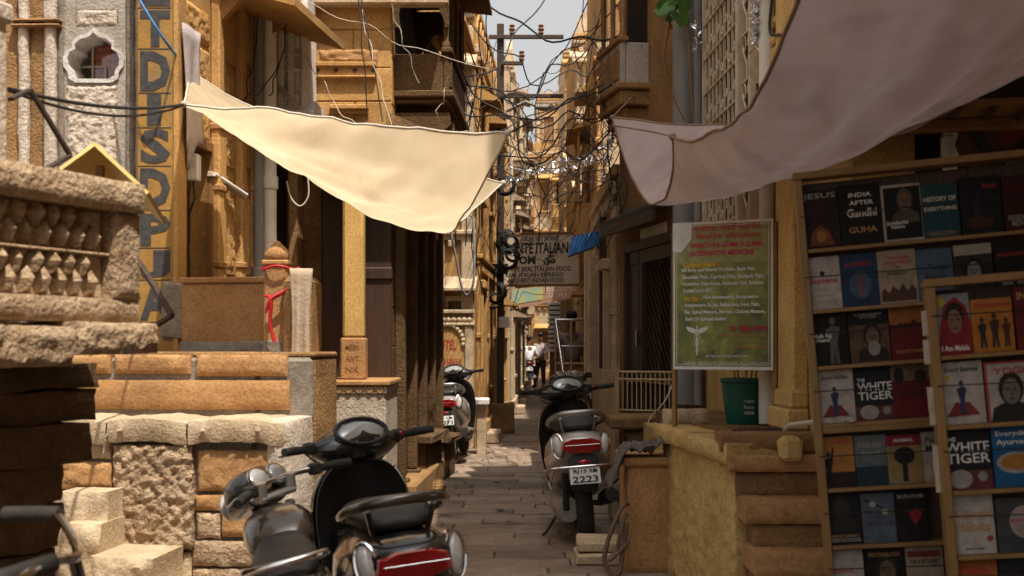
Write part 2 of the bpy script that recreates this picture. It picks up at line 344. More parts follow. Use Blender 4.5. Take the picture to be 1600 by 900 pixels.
class Facade:
    """a wall line seen left to right: local x along it, local y into the building, z up; host = another facade whose thing it belongs to"""
    def __init__(s, name, label, cat, u0, D0, u1, D1, group=None, host=None):
        s.A = Vector((gx(u0, D0), D0, 0)); s.B = Vector((gx(u1, D1), D1, 0)); s.e = (s.B - s.A).normalized()
        s.w = (s.B - s.A).length; s.n = Vector((-s.e.y, s.e.x, 0)); rz = math.atan2(s.e.y, s.e.x)
        s.world = Matrix.Translation(s.A) @ Matrix.Rotation(rz, 4, 'Z')
        s.root = host.root if host else thing(name, label, cat, s.A, rz, group)
        s.m = host.world.inverted() @ s.world if host else None
    def q(s, u, v, t=0.):
        d = Vector(((u - CU) / FPX, 1, (CV - v) / FPX)); o = s.A + s.n * t
        k = (o - EYE).dot(s.n) / d.dot(s.n); p = EYE + d * k
        return (p - s.A).dot(s.e), p.z
    def rect(s, u0, v0, u1, v1, t=0.):
        um, vm = (u0 + u1) / 2, (v0 + v1) / 2
        return s.q(u0, vm, t)[0], s.q(u1, vm, t)[0], s.q(um, v1, t)[1], s.q(um, v0, t)[1]
    def put(s, mb, name, m, parent=None, smooth=None):
        if s.m: mb.xf(s.m)
        return mb.build(name, m, parent or s.root, smooth=smooth)
    def box(s, name, m, u0, v0, u1, v1, t0, t1, c=.006, parent=None, jit=0.):
        x0, x1, z0, z1 = s.rect(u0, v0, u1, v1, t0)
        return s.put(MB().box(x0, x1, t0, t1, z0, z1, c, jit), name, m, parent)
    def lb(s, name, m, x0, x1, t0, t1, z0, z1, c=.006, parent=None, jit=0.):
        return s.put(MB().box(x0, x1, t0, t1, z0, z1, c, jit), name, m, parent)

def arch(x0, x1, z0, z1, lobes=5, rise=.5):
    """cusped arch opening outline"""
    w = x1 - x0; zs = z1 - w * rise; cx = (x0 + x1) / 2; pts = [(x0, z0), (x1, z0)]
    n = lobes * 5
    for i in range(n + 1):
        a = math.pi * i / n; k = 1 - .09 * (1 - abs(math.sin(lobes * a))) if lobes else 1
        pts.append((cx + w / 2 * k * math.cos(a), zs + (z1 - zs) * k * math.sin(a)))
    return pts
def rectp(x0, x1, z0, z1): return [(x0, z0), (x1, z0), (x1, z1), (x0, z1)]
def ashlar(fc, m, x0, x1, z0, z1, y0, y1, ch=.3, bl=.55, holes=(), name='stone_block', jit=.006, gap=.006):
    z = z0; r = 0
    while z < z1 - .02:
        h = min(ch * random.uniform(.85, 1.15), z1 - z)
        if z1 - z - h < .08: h = z1 - z
        x = x0 - (random.uniform(.15, .5) * bl if r % 2 else 0)
        while x < x1 - .01:
            l = bl * random.uniform(.75, 1.3); a, b = max(x, x0), min(x + l, x1); x += l
            if b - a < .04: continue
            segs = [(a, b)]
            for (hx0, hx1, hz0, hz1) in holes:
                if z + h > hz0 + .03 and z < hz1 - .03:
                    ns = []
                    for p, q in segs:
                        if q <= hx0 or p >= hx1: ns.append((p, q)); continue
                        if p < hx0: ns.append((p, hx0))
                        if q > hx1: ns.append((hx1, q))
                    segs = ns
            for p, q in segs:
                if q - p > .03:
                    dy = random.uniform(0, jit)
                    fc.put(MB().box(p + gap / 2, q - gap / 2, y0 - dy, y1, z + gap / 2, z + h - gap / 2, .008), name, m)
        z += h; r += 1
# ================================================================ the setting: ground and lane paving
g = MB().add([(-150, -150, -.045), (150, -150, -.045), (150, 250, -.045), (-150, 250, -.045)], [(0, 1, 2, 3)]).build('ground', 'dirt'); g['kind'] = 'structure'
def lerp_tab(tab, y):
    for (a, x0), (b, x1) in zip(tab, tab[1:]):
        if y <= b: return x0 + (x1 - x0) * max(0, y - a) / (b - a)
    return tab[-1][1]
LX = [(2, -1.25), (7, -1.2), (10, -1.05), (14, -.95), (20, -.75), (30, -.5), (46, -.2), (56, 0)]
RX = [(2, 1.1), (7, 1.15), (12, 1.2), (20, 1.4), (30, 1.5), (46, 1.9), (56, 2.2)]
lane = MB().add([(-1.4, 1.5, -.03), (1.4, 1.5, -.03), (2.4, 56, -.03), (-.4, 56, -.03)], [(0, 1, 2, 3)]).build('lane_paving', 'dirt'); lane['kind'] = 'structure'
far_pave = MB(); npv = 0; y = 1.6; row = 0
while y < 55:
    d = random.uniform(.2, .33); x = lerp_tab(LX, y) - random.uniform(0, .3); xe = lerp_tab(RX, y) + .1
    sk = random.uniform(-.012, .012)
    while x < xe:
        l = random.uniform(.38, .95); dz = random.uniform(-.007, .006); own = y > 6.8 and npv < 300
        b = MB() if own else far_pave
        b.box(x + .006, x + l - .006, y + .006, y + d - .006, -.05, dz, .007, .003, Matrix.Translation((x, y, 0)) @ Matrix.Rotation(sk, 4, 'Z') @ Matrix.Translation((-x, -y, 0)))
        if own: b.build('paving_slab', 'slab', lane); npv += 1
        x += l
    y += d; row += 1
fp = far_pave.build('paving_slab', 'slab', lane); fp['kind'] = 'stuff'

# ================================================================ left side, near: carved balcony
BF = Facade('stone_balcony', 'carved pale sandstone balcony with rows of leaf reliefs on a thick slab over the lane', 'balcony', -270, 2.99, 222, 4.07)
bw = BF.w
BF.lb('slab', 'rough', 0, .35, -.02, .5, 1.30, 1.405, .02, jit=.006)
BF.put(MB().rough(.355, .80, 1.30, 1.415, -.05, .5, 22, 8, .012, 30), 'slab', 'rough', smooth=50)
BF.put(MB().rough(.81, bw + .02, 1.335, 1.43, -.055, .5, 22, 8, .012, 30), 'slab', 'rough', smooth=50)
xr = BF.q(180, 400)[0]; zb, zt = 1.505, 1.775
BF.put(MB().rough(0, bw, 1.432, zb, 0, .14, 40, 4, .005, 22), 'bottom_rail', 'rough', smooth=50)
BF.put(MB().rough(0, bw - .012, zt, 1.868, -.03, .15, 40, 5, .006, 18), 'coping', 'rough', smooth=50)
BF.put(MB().rough(xr, bw, zb, zt, -.004, .14, 8, 14, .006, 24), 'end_post', 'rough', smooth=50)
BF.lb('back_panel', 'sandp', 0, xr, .05, .14, zb, zt)
nc = int(xr / .066)
for band in range(2):
    for rr in range(2):
        for i in range(nc + (rr == 0)):
            cx = (i + (.5 if rr else 0.)) * xr / nc + .0; z0 = zb + .006 + band * .135 + rr * .055; hh = .085; ww = .035
            if cx - ww < 0 or cx + ww > xr: continue
            k = .8 + .4 * random.random(); yb = .05; dx = random.uniform(-.004, .004)
            pts = [(cx - ww * .55, yb, z0), (cx + ww * .55, yb, z0), (cx + ww, yb, z0 + hh * .45), (cx + dx, yb, z0 + hh), (cx - ww, yb, z0 + hh * .45),
                   (cx, yb - .026 * k, z0 + hh * .12), (cx + dx, yb - .044 * k, z0 + hh * .5), (cx + dx, yb - .018 * k, z0 + hh * .9)]
            BF.put(MB().add(pts, [(0, 1, 5), (1, 2, 6, 5), (2, 3, 7, 6), (3, 4, 7), (4, 6, 7), (4, 0, 5, 6), (4, 3, 2, 1, 0)]), 'carved_leaf', 'rough')
BF.lb('carved_band', 'rough', 0, xr, .018, .05, zb + .13, zb + .139, .003)
def profile_stone(pts, name, m='sandd', t0=.30, t1=.75):
    BF.put(MB().prism(pts, t0, t1), name, m)
q = lambda u, v, t=.30: BF.q(u, v, t)
prof = [(556, 183), (575, 178), (592, 164), (604, 172), (632, 168), (652, 154), (690, 150), (722, 128), (752, 98), (800, 92), (850, 97), (905, 93), (960, 96), (1100, 92), (1240, 94)]
zc = 1.30; rows = [.085, .11, .13, .12, .15, .14, .16, .15, .26]
for hh in rows:      # rough dark courses corbelled out under the slab
    vm = 540 + (1.36 - (zc - hh / 2)) / 3.9 * 2000; ue = lerp_tab(prof, vm); xe = q(ue, min(vm, 1200))[0]; z0 = max(0, zc - hh)
    sp = random.uniform(.25, .5) * xe
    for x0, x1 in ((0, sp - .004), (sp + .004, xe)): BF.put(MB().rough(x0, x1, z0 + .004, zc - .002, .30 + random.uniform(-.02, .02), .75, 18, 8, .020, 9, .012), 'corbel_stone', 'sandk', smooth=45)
    zc -= hh
BF.lb('house_wall', 'sandd', -2.5, bw - .35, .75, 1.1, 0, 1.3, .01)
BF.lb('floor', 'sandd', -2.5, bw - .05, .15, 1.2, 1.36, 1.43, .01)
x15 = BF.q(14, 120, .3)[0]
BF.lb('pillar', 'plasterl', x15 - .24, x15, .3, .55, 1.4, 3.4, .012)
for z in (1.45, 2.35): BF.lb('pillar_band', 'plasterl', x15 - .26, x15 + .012, .285, .56, z, z + .06, .01)
BF.lb('upper_wall', 'sandd', -2.5, x15 - .2, .56, 1.2, 1.43, 5.5, .01)

# yellow boards set as a small gable beside the balcony, and the iron brackets
D = 4.35; gb = thing('gable_board', 'pair of yellow plywood boards set like a small gable over the carved balcony', 'board', W(147, 300, D))
def quad_board(a, b_, back, th=.012):
    a, b_, back = Vector(a), Vector(b_), Vector(back); n = (b_ - a).cross(back).normalized() * th
    vs = [a, b_, b_ + back, a + back]; return MB().add([v - gb.location for v in vs] + [v + n - gb.location for v in vs], [(0, 1, 2, 3), (7, 6, 5, 4), (0, 4, 5, 1), (1, 5, 6, 2), (2, 6, 7, 3), (3, 7, 4, 0)])
bk = Vector((-.02, .30, -.075))
quad_board(W(146, 223, D), W(92, 262, D - .05), bk).build('board', 'plywood', gb)
quad_board(W(233, 300, D - .05), W(149, 222, D), bk).build('board', 'plywood', gb)
MB().box(-.012, .012, .05, .08, -.14, .10, .003).build('prop', 'woodm', gb)
def bar_path(name, label, pts, wd=.022, th=.006, m='iron'):
    c = Vector(pts[0]); t = thing(name, label, 'bracket', c)
    for a, b_ in zip(pts, pts[1:]):
        a, b_ = Vector(a) - c, Vector(b_) - c; d = b_ - a; mt = Matrix.Translation((a + b_) / 2) @ d.to_track_quat('X', 'Y').to_matrix().to_4x4()
        MB().box(-d.length / 2, d.length / 2, -th, th, -wd / 2, wd / 2, .002, 0, mt).build('bar', m, t)
    return t
bar_path('iron_bracket', 'rusty angled iron bracket beside the quatrefoil window', [W(16, 155, 4.0), W(47, 140, 4.1), W(110, 243, 4.2), W(72, 264, 4.1), W(16, 262, 4.0)])
bar_path('iron_bracket', 'rusty iron bracket at the foot of the yellow letter pillar', [W(214, 405, 7.9), W(269, 493, 7.75), W(206, 531, 7.9)], .04, .012)

# ================================================================ left side: plastered house with quatrefoil window
PH = Facade('plastered_house', 'grey plastered house wall with a white quatrefoil window', 'house', -170, 8.35, 214, 8.3)
hf = [(0, -.5), (.30, -.5), (.41, -.42), (.42, -.30), (.49, -.2), (.5, -.05), (.45, .09), (.35, .15), (.35, .27), (.25, .37), (.09, .42), (0, .52)]
quat = hf + [(-a, b_) for a, b_ in hf[-2:0:-1]]
def px_poly(fc, pts, cu_, cv_, su, sv, k=1): return [fc.q(cu_ + p[0] * su * k, cv_ - p[1] * sv * k) for p in pts]
hole = px_poly(PH, quat, 147, 88, 82, 72)
PH.put(MB().plate(rectp(0, PH.w, 0, 6.5), [hole], 0, .28), 'wall', 'plaster')
PH.put(MB().plate(px_poly(PH, quat, 147, 88, 82, 72, 1.16), [px_poly(PH, quat, 147, 88, 82, 72, .99)], -.016, .22), 'window_surround', 'white')
x0, x1, z0, z1 = PH.rect(95, 40, 199, 135)
gl = PH.lb('window_pane', 'glass', x0, x1, .225, .229, z0, z1, 0)
for r_ in ((143, 44, 146, 132), (100, 103, 166, 106), (163, 104, 166, 132)): PH.box('window_bar', 'cream', *r_, .21, .224, .001)
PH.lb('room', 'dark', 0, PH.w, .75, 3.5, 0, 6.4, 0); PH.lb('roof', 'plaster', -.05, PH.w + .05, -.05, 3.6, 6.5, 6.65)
for (a, b_, m_, t_) in ((32, 47, 'plasterl', -.05), (72, 90, 'plasterl', -.05), (-20, 30, 'sandd', -.012), (47, 72, 'sandd', -.012), (90, 101, 'mortar', -.014), (197, 211, 'mortar', -.02)):
    x0, x1, _, _ = PH.rect(a, 0, b_, 300); z0 = 1.2; z1 = 4.6
    PH.put(MB().rough(x0, x1, z0, z1, t_, .0, 6, 60, .012, 12), 'pilaster' if t_ < -.04 else 'wall_strip', m_, smooth=60)
for v_ in (28, 36): PH.box('moulding', 'sandd', 15, v_, 92, v_ + 5, -.075, 0, .01)
x0, x1, z0, z1 = PH.rect(104, 134, 183, 262); PH.put(MB().rough(x0, x1, z0, z1, -.012, .0, 44, 60, .010, 26), 'rough_cast', 'plasterl', smooth=70)
x0, x1, z0, z1 = PH.rect(118, 14, 185, 42); PH.put(MB().rough(x0, x1, z0, z1, -.006, .0, 40, 20, .007, 22), 'rough_cast', 'plasterl', smooth=70)
sh = PH.box('window_shelf', 'woodm', 101, 125, 194, 132, .24, .56, .004)
for r_ in range(5):  # pots added to stand in for a reflection in the window glass
    for c_ in range(4):
        xx, zz = PH.q(151 + c_ * 12 + (r_ % 2) * 5, 117 - r_ * 14.2, .27); wp = PH.world @ Vector((xx, .27 + .008 * (c_ % 2), zz))
        pot = MB().lathe([(.012, -.030), (.028, -.022), (.034, -.004), (.030, .014), (.016, .022), (.021, .029), (.017, .029)], 10, (0, 0, 0)).build('reflection_pot', 'clay', smooth=60)
        pot.location = wp; pot.rotation_euler = (random.uniform(.6, 1.5), random.uniform(-.4, .4), 0)
        tag(pot, 'small red clay pot added for a reflection in the quatrefoil window', 'pot', 'clay pots added for the window reflection')

# yellow pillar with vertical lettering
YP = Facade('letter_pillar', 'ochre yellow pillar painted with a column of big black letters', 'pillar', 213, 8.12, 276, 8.12)
YP.lb('shaft', 'signy', 0, YP.w, 0, .24, 1.2, 5.2, .012)
YP.lb('edge_strip', 'sand', YP.w - .02, YP.w + .012, -.012, .2, 1.2, 5.2, .005)
for ch, v0, v1 in (('E', -50, 9), ('T', 16, 73), ('D', 80, 142), ('I', 147, 196), ('S', 201, 256), ('D', 263, 325), ('P', 334, 384), ('J', 391, 434), ('A', 441, 500)):
    x0, x1, z0, z1 = YP.rect(219 if ch != 'I' else 230, v0, 266 if ch != 'I' else 252, v1); text(YP.root, ch, x0, x1, z0, z1, 0, 'signb', .045, 'painted_letter')
    zz = YP.q(240, v1 + 3.4)[1]; YP.lb('painted_line', 'signb', .01, YP.w - .035, -.002, .0, zz - .003, zz + .003, 0)
YP.box('cement_patch', 'mortar', 252, 440, 286, 530, -.02, .1, .015, jit=.008)

# ================================================================ house with the brown door
DH = Facade('doorway_house', 'orange carved sandstone house front with a narrow dark brown door', 'house', 277, 8.3, 402, 9.9)
x0, x1, z0, z1 = DH.rect(286, 228, 327, 470)
DH.put(MB().plate(rectp(0, DH.w, 0, 6.2), [rectp(x0, x1, z0, z1)], 0, .3), 'wall', 'sand')
dr = DH.lb('door', 'wood', x0, x1, .14, .2, z0, z1)
for k in range(3):
    for j in range(2): DH.lb('door_panel', 'wood', x0 + .03 + j * (x1 - x0) / 2, x0 + (j + 1) * (x1 - x0) / 2 - .03, .12, .15, z0 + .05 + k * (z1 - z0) / 3, z0 + (k + 1) * (z1 - z0) / 3 - .04, .01, dr)
DH.lb('door_frame', 'woodm', x0 - .06, x0, -.03, .1, z0, z1 + .06); DH.lb('door_frame', 'woodm', x1, x1 + .07, -.03, .1, z0, z1 + .06)
DH.lb('lintel', 'woodm', x0 + .002, x1 - .002, -.028, .1, z1 - .01, z1 + .058)
DH.lb('body', 'dark', 1.05, DH.w, .32, 3, 0, 6.1, 0); DH.lb('roof', 'sand', 0, DH.w, -.1, 3, 6.2, 6.35)
for a, b_, t_ in ((328, 336, -.07), (338, 346, -.04), (366, 373, -.06), (389, 397, -.08)):
    x0, x1, _, _ = DH.rect(a, 100, b_, 440); DH.lb('pilaster', 'sand', x0, x1, t_, 0, 1.25, 3.9, .012)
    for v_ in (205, 300, 420): zz = DH.q((a + b_) / 2, v_)[1]; DH.lb('pilaster_band', 'sandr', x0 - .012, x1 + .012, t_ - .015, 0, zz, zz + .05, .01)
for v0, v1 in ((205, 262), (310, 430), (110, 195), (20, 100)):
    for a, b_ in ((347, 365), (374, 388)):
        x0, x1, z0, z1 = DH.rect(a, v0, b_, v1); DH.lb('panel_frame', 'sandr', x0, x1, -.02, 0, z0, z1, .006)
        DH.put(MB().rough(x0 + .04, x1 - .04, z0 + .04, z1 - .04, -.028, -.015, 14, 24, .012, 38), 'carved_panel', 'sand', smooth=60)
for v0, v1 in ((10, 60), (70, 130), (140, 215)):
    x0, x1, z0, z1 = DH.rect(283, v0, 325, v1); DH.put(MB().rough(x0, x1, z0, z1, -.02, 0, 16, 16, .013, 30), 'carved_panel', 'sand', smooth=60)
zz = DH.q(380, 20)[1]
DH.put(MB().prism([(-.62, zz - .16), (-.62, zz - .10), (-.1, zz + .30), (0, zz + .34), (0, zz + .02)], .55, DH.w + .28, 'x'), 'eave', 'sand')
DH.put(MB().prism([(-.30, zz + .01), (0, zz + .02), (0, zz - .30)], .62, .70, 'x'), 'eave_bracket', 'sandr')
DH.put(MB().prism([(-.30, zz + .01), (0, zz + .02), (0, zz - .30)], 1.45, 1.53, 'x'), 'eave_bracket', 'sandr')
# things hung on it
def hang_cloth(name, label, cat, A, B, z1, drop, m, waves=3, amp=.03, nx=14, nz=10, ragged=.05):
    A, B = Vector(A), Vector(B); n = Vector((-(B - A).y, (B - A).x, 0)).normalized(); sd = random.random() * 9
    def f(a, b_):
        p = A.lerp(B, .5 + (a - .5) * (1 - .25 * math.sin(b_ * 3))); dz = drop * b_ * (1 + ragged * math.sin(a * 9 + sd))
        k = n * amp * math.sin(a * waves * 6.28 + sd + b_ * 1.3) * (.35 + b_)
        return Vector((p.x, p.y, z1 - dz)) + k
    o = MB().grid(f, nx, nz).build(name, m, smooth=80); so_ = o.modifiers.new('thickness', 'SOLIDIFY'); so_.thickness = .006
    return tag(o, label, cat)
hang_cloth('hanging_rag', 'faded lilac rag hung beside the yellow letter pillar', 'cloth', W(284, 40, 8.15), W(313, 40, 8.45), zv(38, 8.2), .82, 'ragw', 1, .022, ragged=.12)
tl = thing('tube_lamp', 'white tube lamp fixed across the carved door jamb', 'lamp', W(335, 272, 8.85))
e_ = W(385, 305, 9.25) - W(335, 272, 8.85)
MB().tube([(0, 0, 0), e_], .016, 8).build('tube', 'lamp', tl, smooth=60)
mt = Matrix.Translation(e_ / 2 + Vector((-.03, .03, 0))) @ e_.to_track_quat('X', 'Z').to_matrix().to_4x4(); MB().box(-e_.length / 2 - .02, e_.length / 2 + .02, -.02, .02, -.02, .02, .004, 0, mt).build('fixture', 'cream', tl)
mt_ = thing('meter_box', 'small white electric switch box on the carved wall', 'box', W(302, 262, 8.5))
MB().box(-.04, .04, -.03, .06, -.09, .09, .01).build('case', 'lamp', mt_); MB().box(-.022, .022, -.035, -.028, .0, .05, .003).build('window', 'glass', mt_); MB().tube([(0, 0, -.09), (.01, 0, -.2), (-.03, 0, -.32)], .008).build('lead', 'cable', mt_)
def vpipe(label, u, D, r, z0, z1, m, name='drain_pipe', collars=(), group=None):
    t = thing(name, label, 'pipe', (gx(u, D), D, z0), group=group)
    MB().lathe([(r, 0), (r, z1 - z0)], 14).build('pipe', m, t, smooth=40)
    for c_ in collars: MB().lathe([(r + .002, c_ - z0 - .05), (r * 1.25, c_ - z0 - .045), (r * 1.25, c_ - z0 + .045), (r + .002, c_ - z0 + .05)], 14).build('collar', m, t, smooth=40)
    for c_ in list(collars)[:2]: MB().box(-r * .3, r * .3, 0, r + .09, c_ - z0 - .16, c_ - z0 - .14, .003).build('clip', 'ironb', t)
    return t
vpipe('dark grey drain pipe beside the carved door jamb', 404, 9.72, .042, 0, 5.2, 'pipeg', collars=(3.02, 1.9, 4.3))
vpipe('lighter grey drain pipe beside the whitewashed bay', 422, 9.76, .05, 0, 5.2, 'pipew', collars=(2.6, 4.4))

# whitewashed carved bay
WB = Facade('whitewashed_bay', 'whitewashed carved stone bay peeling in the sun beside the drain pipes', 'bay', 432, 10.0, 480, 10.0)
ww = WB.w; WB.lb('back_panel', 'white', 0, ww, .06, .48, 3.12, 5.4)
for a in (0, .34, .78): WB.lb('pilaster', 'white', a * ww, a * ww + .055, 0, .06, 3.2, 5.4, .01)
for z in (3.5, 3.62, 3.95, 4.2): WB.lb('moulding', 'white', .055, ww - .01, .012, .06, z, z + .035, .012)
for z in (3.3, 3.75, 4.4):
    for a in (.2, .56): WB.put(MB().ell((a * ww + .02, .05, z), (.035, .03, .06), 8, 6), 'carved_bud', 'white', smooth=70)
WB.put(MB().prism([(-.12, 3.08), (-.12, 3.12), (.06, 3.28), (.48, 3.28), (.48, 3.0), (.1, 2.95)], -.02, ww + .06, 'x'), 'sill', 'white')
WB.put(MB().prism([(0, 3.36), (ww, 3.12), (ww, 3.17), (0, 3.43)], -.03, 0), 'carved_rail', 'plaster')
WB.lb('post', 'sandd', ww * .3, ww * .6, .1, .4, 0, 2.95, .01)

# ================================================================ orange sandstone house with the verandah
OH = Facade('verandah_house', 'orange sandstone house with a dark open verandah and shaded lane wall', 'house', 425, 10.5, 612, 10.5)
ow = OH.w; vx0, vx1, vz0, vz1 = OH.rect(438, 280, 540, 610)
ashlar(OH, 'sand', 0, ow, 3.02, 4.9, 0, .3, .3, .6)
OH.lb('shade_post', 'wood', ow - .37, ow + .004, -.03, .0, 1.05, 3.0, .01); OH.lb('shade_post_band', 'wood', ow - .39, ow + .01, -.05, .0, 1.9, 2.0, .01); OH.lb('shutter', 'wood', ow - .58, ow - .38, .02, .06, 1.08, 2.7, .01)  # dark wood colour stands in for shade on the sunlit wall corner
OH.lb('lintel', 'wood', 0, ow, -.02, .3, vz1, 3.018, .01)
OH.lb('jamb', 'wood', 0, vx0 + .03, .0, .3, 0, vz1, .01)
OH.lb('wall_core', 'sandd', .02, ow - .02, .30, .42, 2.7, 6.3, 0); ashlar(OH, 'sand', 0, ow, 4.9, 6.4, 0, .3, .32, .6)
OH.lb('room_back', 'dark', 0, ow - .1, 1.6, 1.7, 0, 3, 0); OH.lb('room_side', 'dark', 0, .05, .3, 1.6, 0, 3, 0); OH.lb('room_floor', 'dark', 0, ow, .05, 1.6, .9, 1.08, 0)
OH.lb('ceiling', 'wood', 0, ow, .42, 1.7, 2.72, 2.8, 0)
wx0, wx1, wz0, wz1 = OH.rect(497, 322, 537, 362, 1.5); OH.lb('inner_ledge', 'sandp', wx0, wx1, .9, 1.5, wz1 - .06, wz1, .01)
for v0, v1, t_ in ((96, 103, -.06), (103, 117, -.035), (117, 121, -.055), (163, 170, -.07), (170, 178, -.035)):
    OH.box('moulding', 'sand', 482 if v0 < 160 else 514, v0, 588 if v0 < 160 else 575, v1, t_, .0, .006)
for k in range(4):   # small cross cuts in the band
    for r_ in ((492 + k * 29, 108.5, 500 + k * 29, 111), (494.8 + k * 29, 106, 497.2 + k * 29, 113.5)): OH.box('cross_cut', 'wood', *r_, -.0375 - .001 * (r_[2] - r_[0] < 4), -.03, 0)
x0, x1, z0, z1 = OH.rect(500, 78, 590, 98); OH.put(MB().rough(x0, x1, z0, z1, -.02, 0, 30, 10, .014, 20), 'broken_course', 'sandr', smooth=60)
OH.box('cornice', 'sandp', 470, -8, 700, 6, -.14, .0, .015)
# corner column with its base and capital
cx_, _ = OH.q(555, 450, -.6); cz0 = 1.10
cb = OH.put(MB().box(cx_ - .10, cx_ + .09, -.72, -.53, cz0, 1.42, .012), 'column_base', 'sandr')
OH.put(MB().box(cx_ - .085, cx_ + .075, -.70, -.55, 1.42, 2.62, .018), 'column', 'ochre')
OH.put(MB().box(cx_ - .1, cx_ + .09, -.72, -.53, 2.62, 2.72, .02), 'capital', 'sandr')
OH.put(MB().box(cx_ - .35, cx_ + .15, -.74, .0, 2.72, 2.80, .01), 'beam', 'wood')
for k, wd in enumerate(('MEEN', 'ANT', 'NK')): text(cb, wd, cx_ - .06, cx_ + .045, 1.33 - k * .085, 1.37 - k * .085, -.721, 'woodm', .01, 'scratched_name')
# low sunlit platform under the column
LP = Facade('verandah_platform', 'low sunlit plastered platform with a scalloped edge under the verandah column', 'platform', 488, 9.55, 603, 9.55)
LP.lb('front', 'plasterl', 0, LP.w, 0, .95, 0, 1.03, .015); LP.lb('top_slab', 'sandr', -.02, LP.w + .03, -.035, .95, 1.06, 1.10, .01)
LP.lb('frieze', 'plasterl', 0, LP.w + .01, -.012, .94, 1.0, 1.06, .006)
for k in range(7):
    a = LP.w * (k + .5) / 7; pts = [(a + .028 * math.cos(t * math.pi / 6), 1.055 - .05 * math.sin(t * math.pi / 6)) for t in range(7)]
    LP.put(MB().prism(pts + [(a + .028 * math.cos(t * math.pi / 6) * .7, 1.055 - .05 * .7 * math.sin(t * math.pi / 6)) for t in range(6, -1, -1)], -.02, -.008), 'scallop', 'sandr')
# lane face of the same house, in the shade
OL = Facade('', '', '', 612, 10.5, 683, 14.3, host=OH)
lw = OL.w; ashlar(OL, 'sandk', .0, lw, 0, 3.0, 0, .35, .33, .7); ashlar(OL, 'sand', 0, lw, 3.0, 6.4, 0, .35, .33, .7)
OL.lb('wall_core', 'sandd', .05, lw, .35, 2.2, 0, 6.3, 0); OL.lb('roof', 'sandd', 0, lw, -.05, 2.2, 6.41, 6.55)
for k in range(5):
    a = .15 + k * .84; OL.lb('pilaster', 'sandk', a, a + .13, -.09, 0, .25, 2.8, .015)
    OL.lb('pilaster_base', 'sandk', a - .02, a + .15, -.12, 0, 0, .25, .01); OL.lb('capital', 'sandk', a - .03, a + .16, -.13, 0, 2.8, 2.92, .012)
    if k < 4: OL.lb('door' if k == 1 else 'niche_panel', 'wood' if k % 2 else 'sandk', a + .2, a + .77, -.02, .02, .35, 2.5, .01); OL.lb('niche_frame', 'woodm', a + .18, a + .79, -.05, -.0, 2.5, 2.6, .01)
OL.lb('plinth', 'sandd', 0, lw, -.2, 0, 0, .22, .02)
# ================================================================ balcony and house builders
def jharokha(fc, x0, x1, z0, h, d, m, cols=3, drop=.35, eave=.32, arches=True, panelm=None, cap=True, back=True):
    """projecting balcony: stepped corbel, parapet panels, columns with cusped arches, sloping eave"""
    panelm = panelm or m; w_ = x1 - x0; cx = (x0 + x1) / 2
    for k in range(3):
        f = 1 - .22 * (2 - k); zz = z0 - drop + k * drop / 3
        fc.lb('corbel', m, cx - w_ / 2 * f, cx + w_ / 2 * f, -d * f, .02, zz, zz + drop / 3 - .006, .012)
    fc.lb('balcony_floor', m, x0 - .04, x1 + .04, -d - .04, .02, z0, z0 + .06, .012)
    ph = h * .32
    fc.lb('parapet', panelm, x0, x1, -d, -d + .05, z0 + .06, z0 + ph, .008)
    for s_ in (x0, x1 - .05): fc.lb('parapet', panelm, s_, s_ + .05, -d + .052, 0, z0 + .06, z0 + ph - .002, .008)
    np_ = max(2, int(w_ / .22))
    for k in range(np_):
        a = x0 + (k + .12) * w_ / np_; b_ = x0 + (k + .88) * w_ / np_
        fc.put(MB().prism([(a, z0 + .10), (b_, z0 + .10), (b_, z0 + ph - .08), ((a + b_) / 2, z0 + ph - .04), (a, z0 + ph - .08)], -d - .014, -d + .002), 'carved_panel', m)
    fc.lb('handrail', m, x0 - .03, x1 + .03, -d - .03, -d + .07, z0 + ph, z0 + ph + .045, .01)
    zt = z0 + h
    for k in range(cols + 1):
        a = x0 + .035 + k * (w_ - .07) / cols
        fc.put(MB().lathe([(.035, 0), (.035, .05), (.022, .07), (.026, (h - ph) * .5), (.02, h - ph - .14), (.036, h - ph - .09), (.036, h - ph - .05)], 8, (a, -d + .03, z0 + ph + .045)), 'column', m, smooth=40)
    if arches:
        za = zt - .26
        for k in range(cols):
            a = x0 + .035 + k * (w_ - .07) / cols; b_ = x0 + .035 + (k + 1) * (w_ - .07) / cols
            hw = (b_ - a) / 2 - .012; c_ = (a + b_) / 2
            pts = [(c_ + hw * (1 - .1 * (1 - abs(math.sin(4 * t)))) * math.cos(t), za + .2 * (1 - .1 * (1 - abs(math.sin(4 * t)))) * math.sin(t)) for t in [math.pi * i / 16 for i in range(17)]]
            fc.put(MB().prism([(a, za)] + [(a, zt), (b_, zt), (b_, za)] + pts, -d + .012, -d + .05), 'cusped_arch', m)
    fc.lb('beam', m, x0 - .02, x1 + .02, -d - .02, .0, zt, zt + .07, .008)
    fc.put(MB().prism([(-d - eave, zt - .02), (-d - eave, zt + .02), (0, zt + .07 + eave * .75), (0, zt + .075)], x0 - eave * .6, x1 + eave * .6, 'x'), 'eave', m)
    if cap: fc.put(MB().prism([(x0 + w_ * i / 12, zt + .07 + eave * .7 + .22 * math.sin(math.pi * i / 12)) for i in range(13)], -d * .8, 0), 'curved_roof', m)
    if back: fc.lb('opening', 'dark', x0 + .06, x1 - .06, -.012, .01, z0 + .07, zt - .02, 0)  # near-black sheet paints the shade of an opening

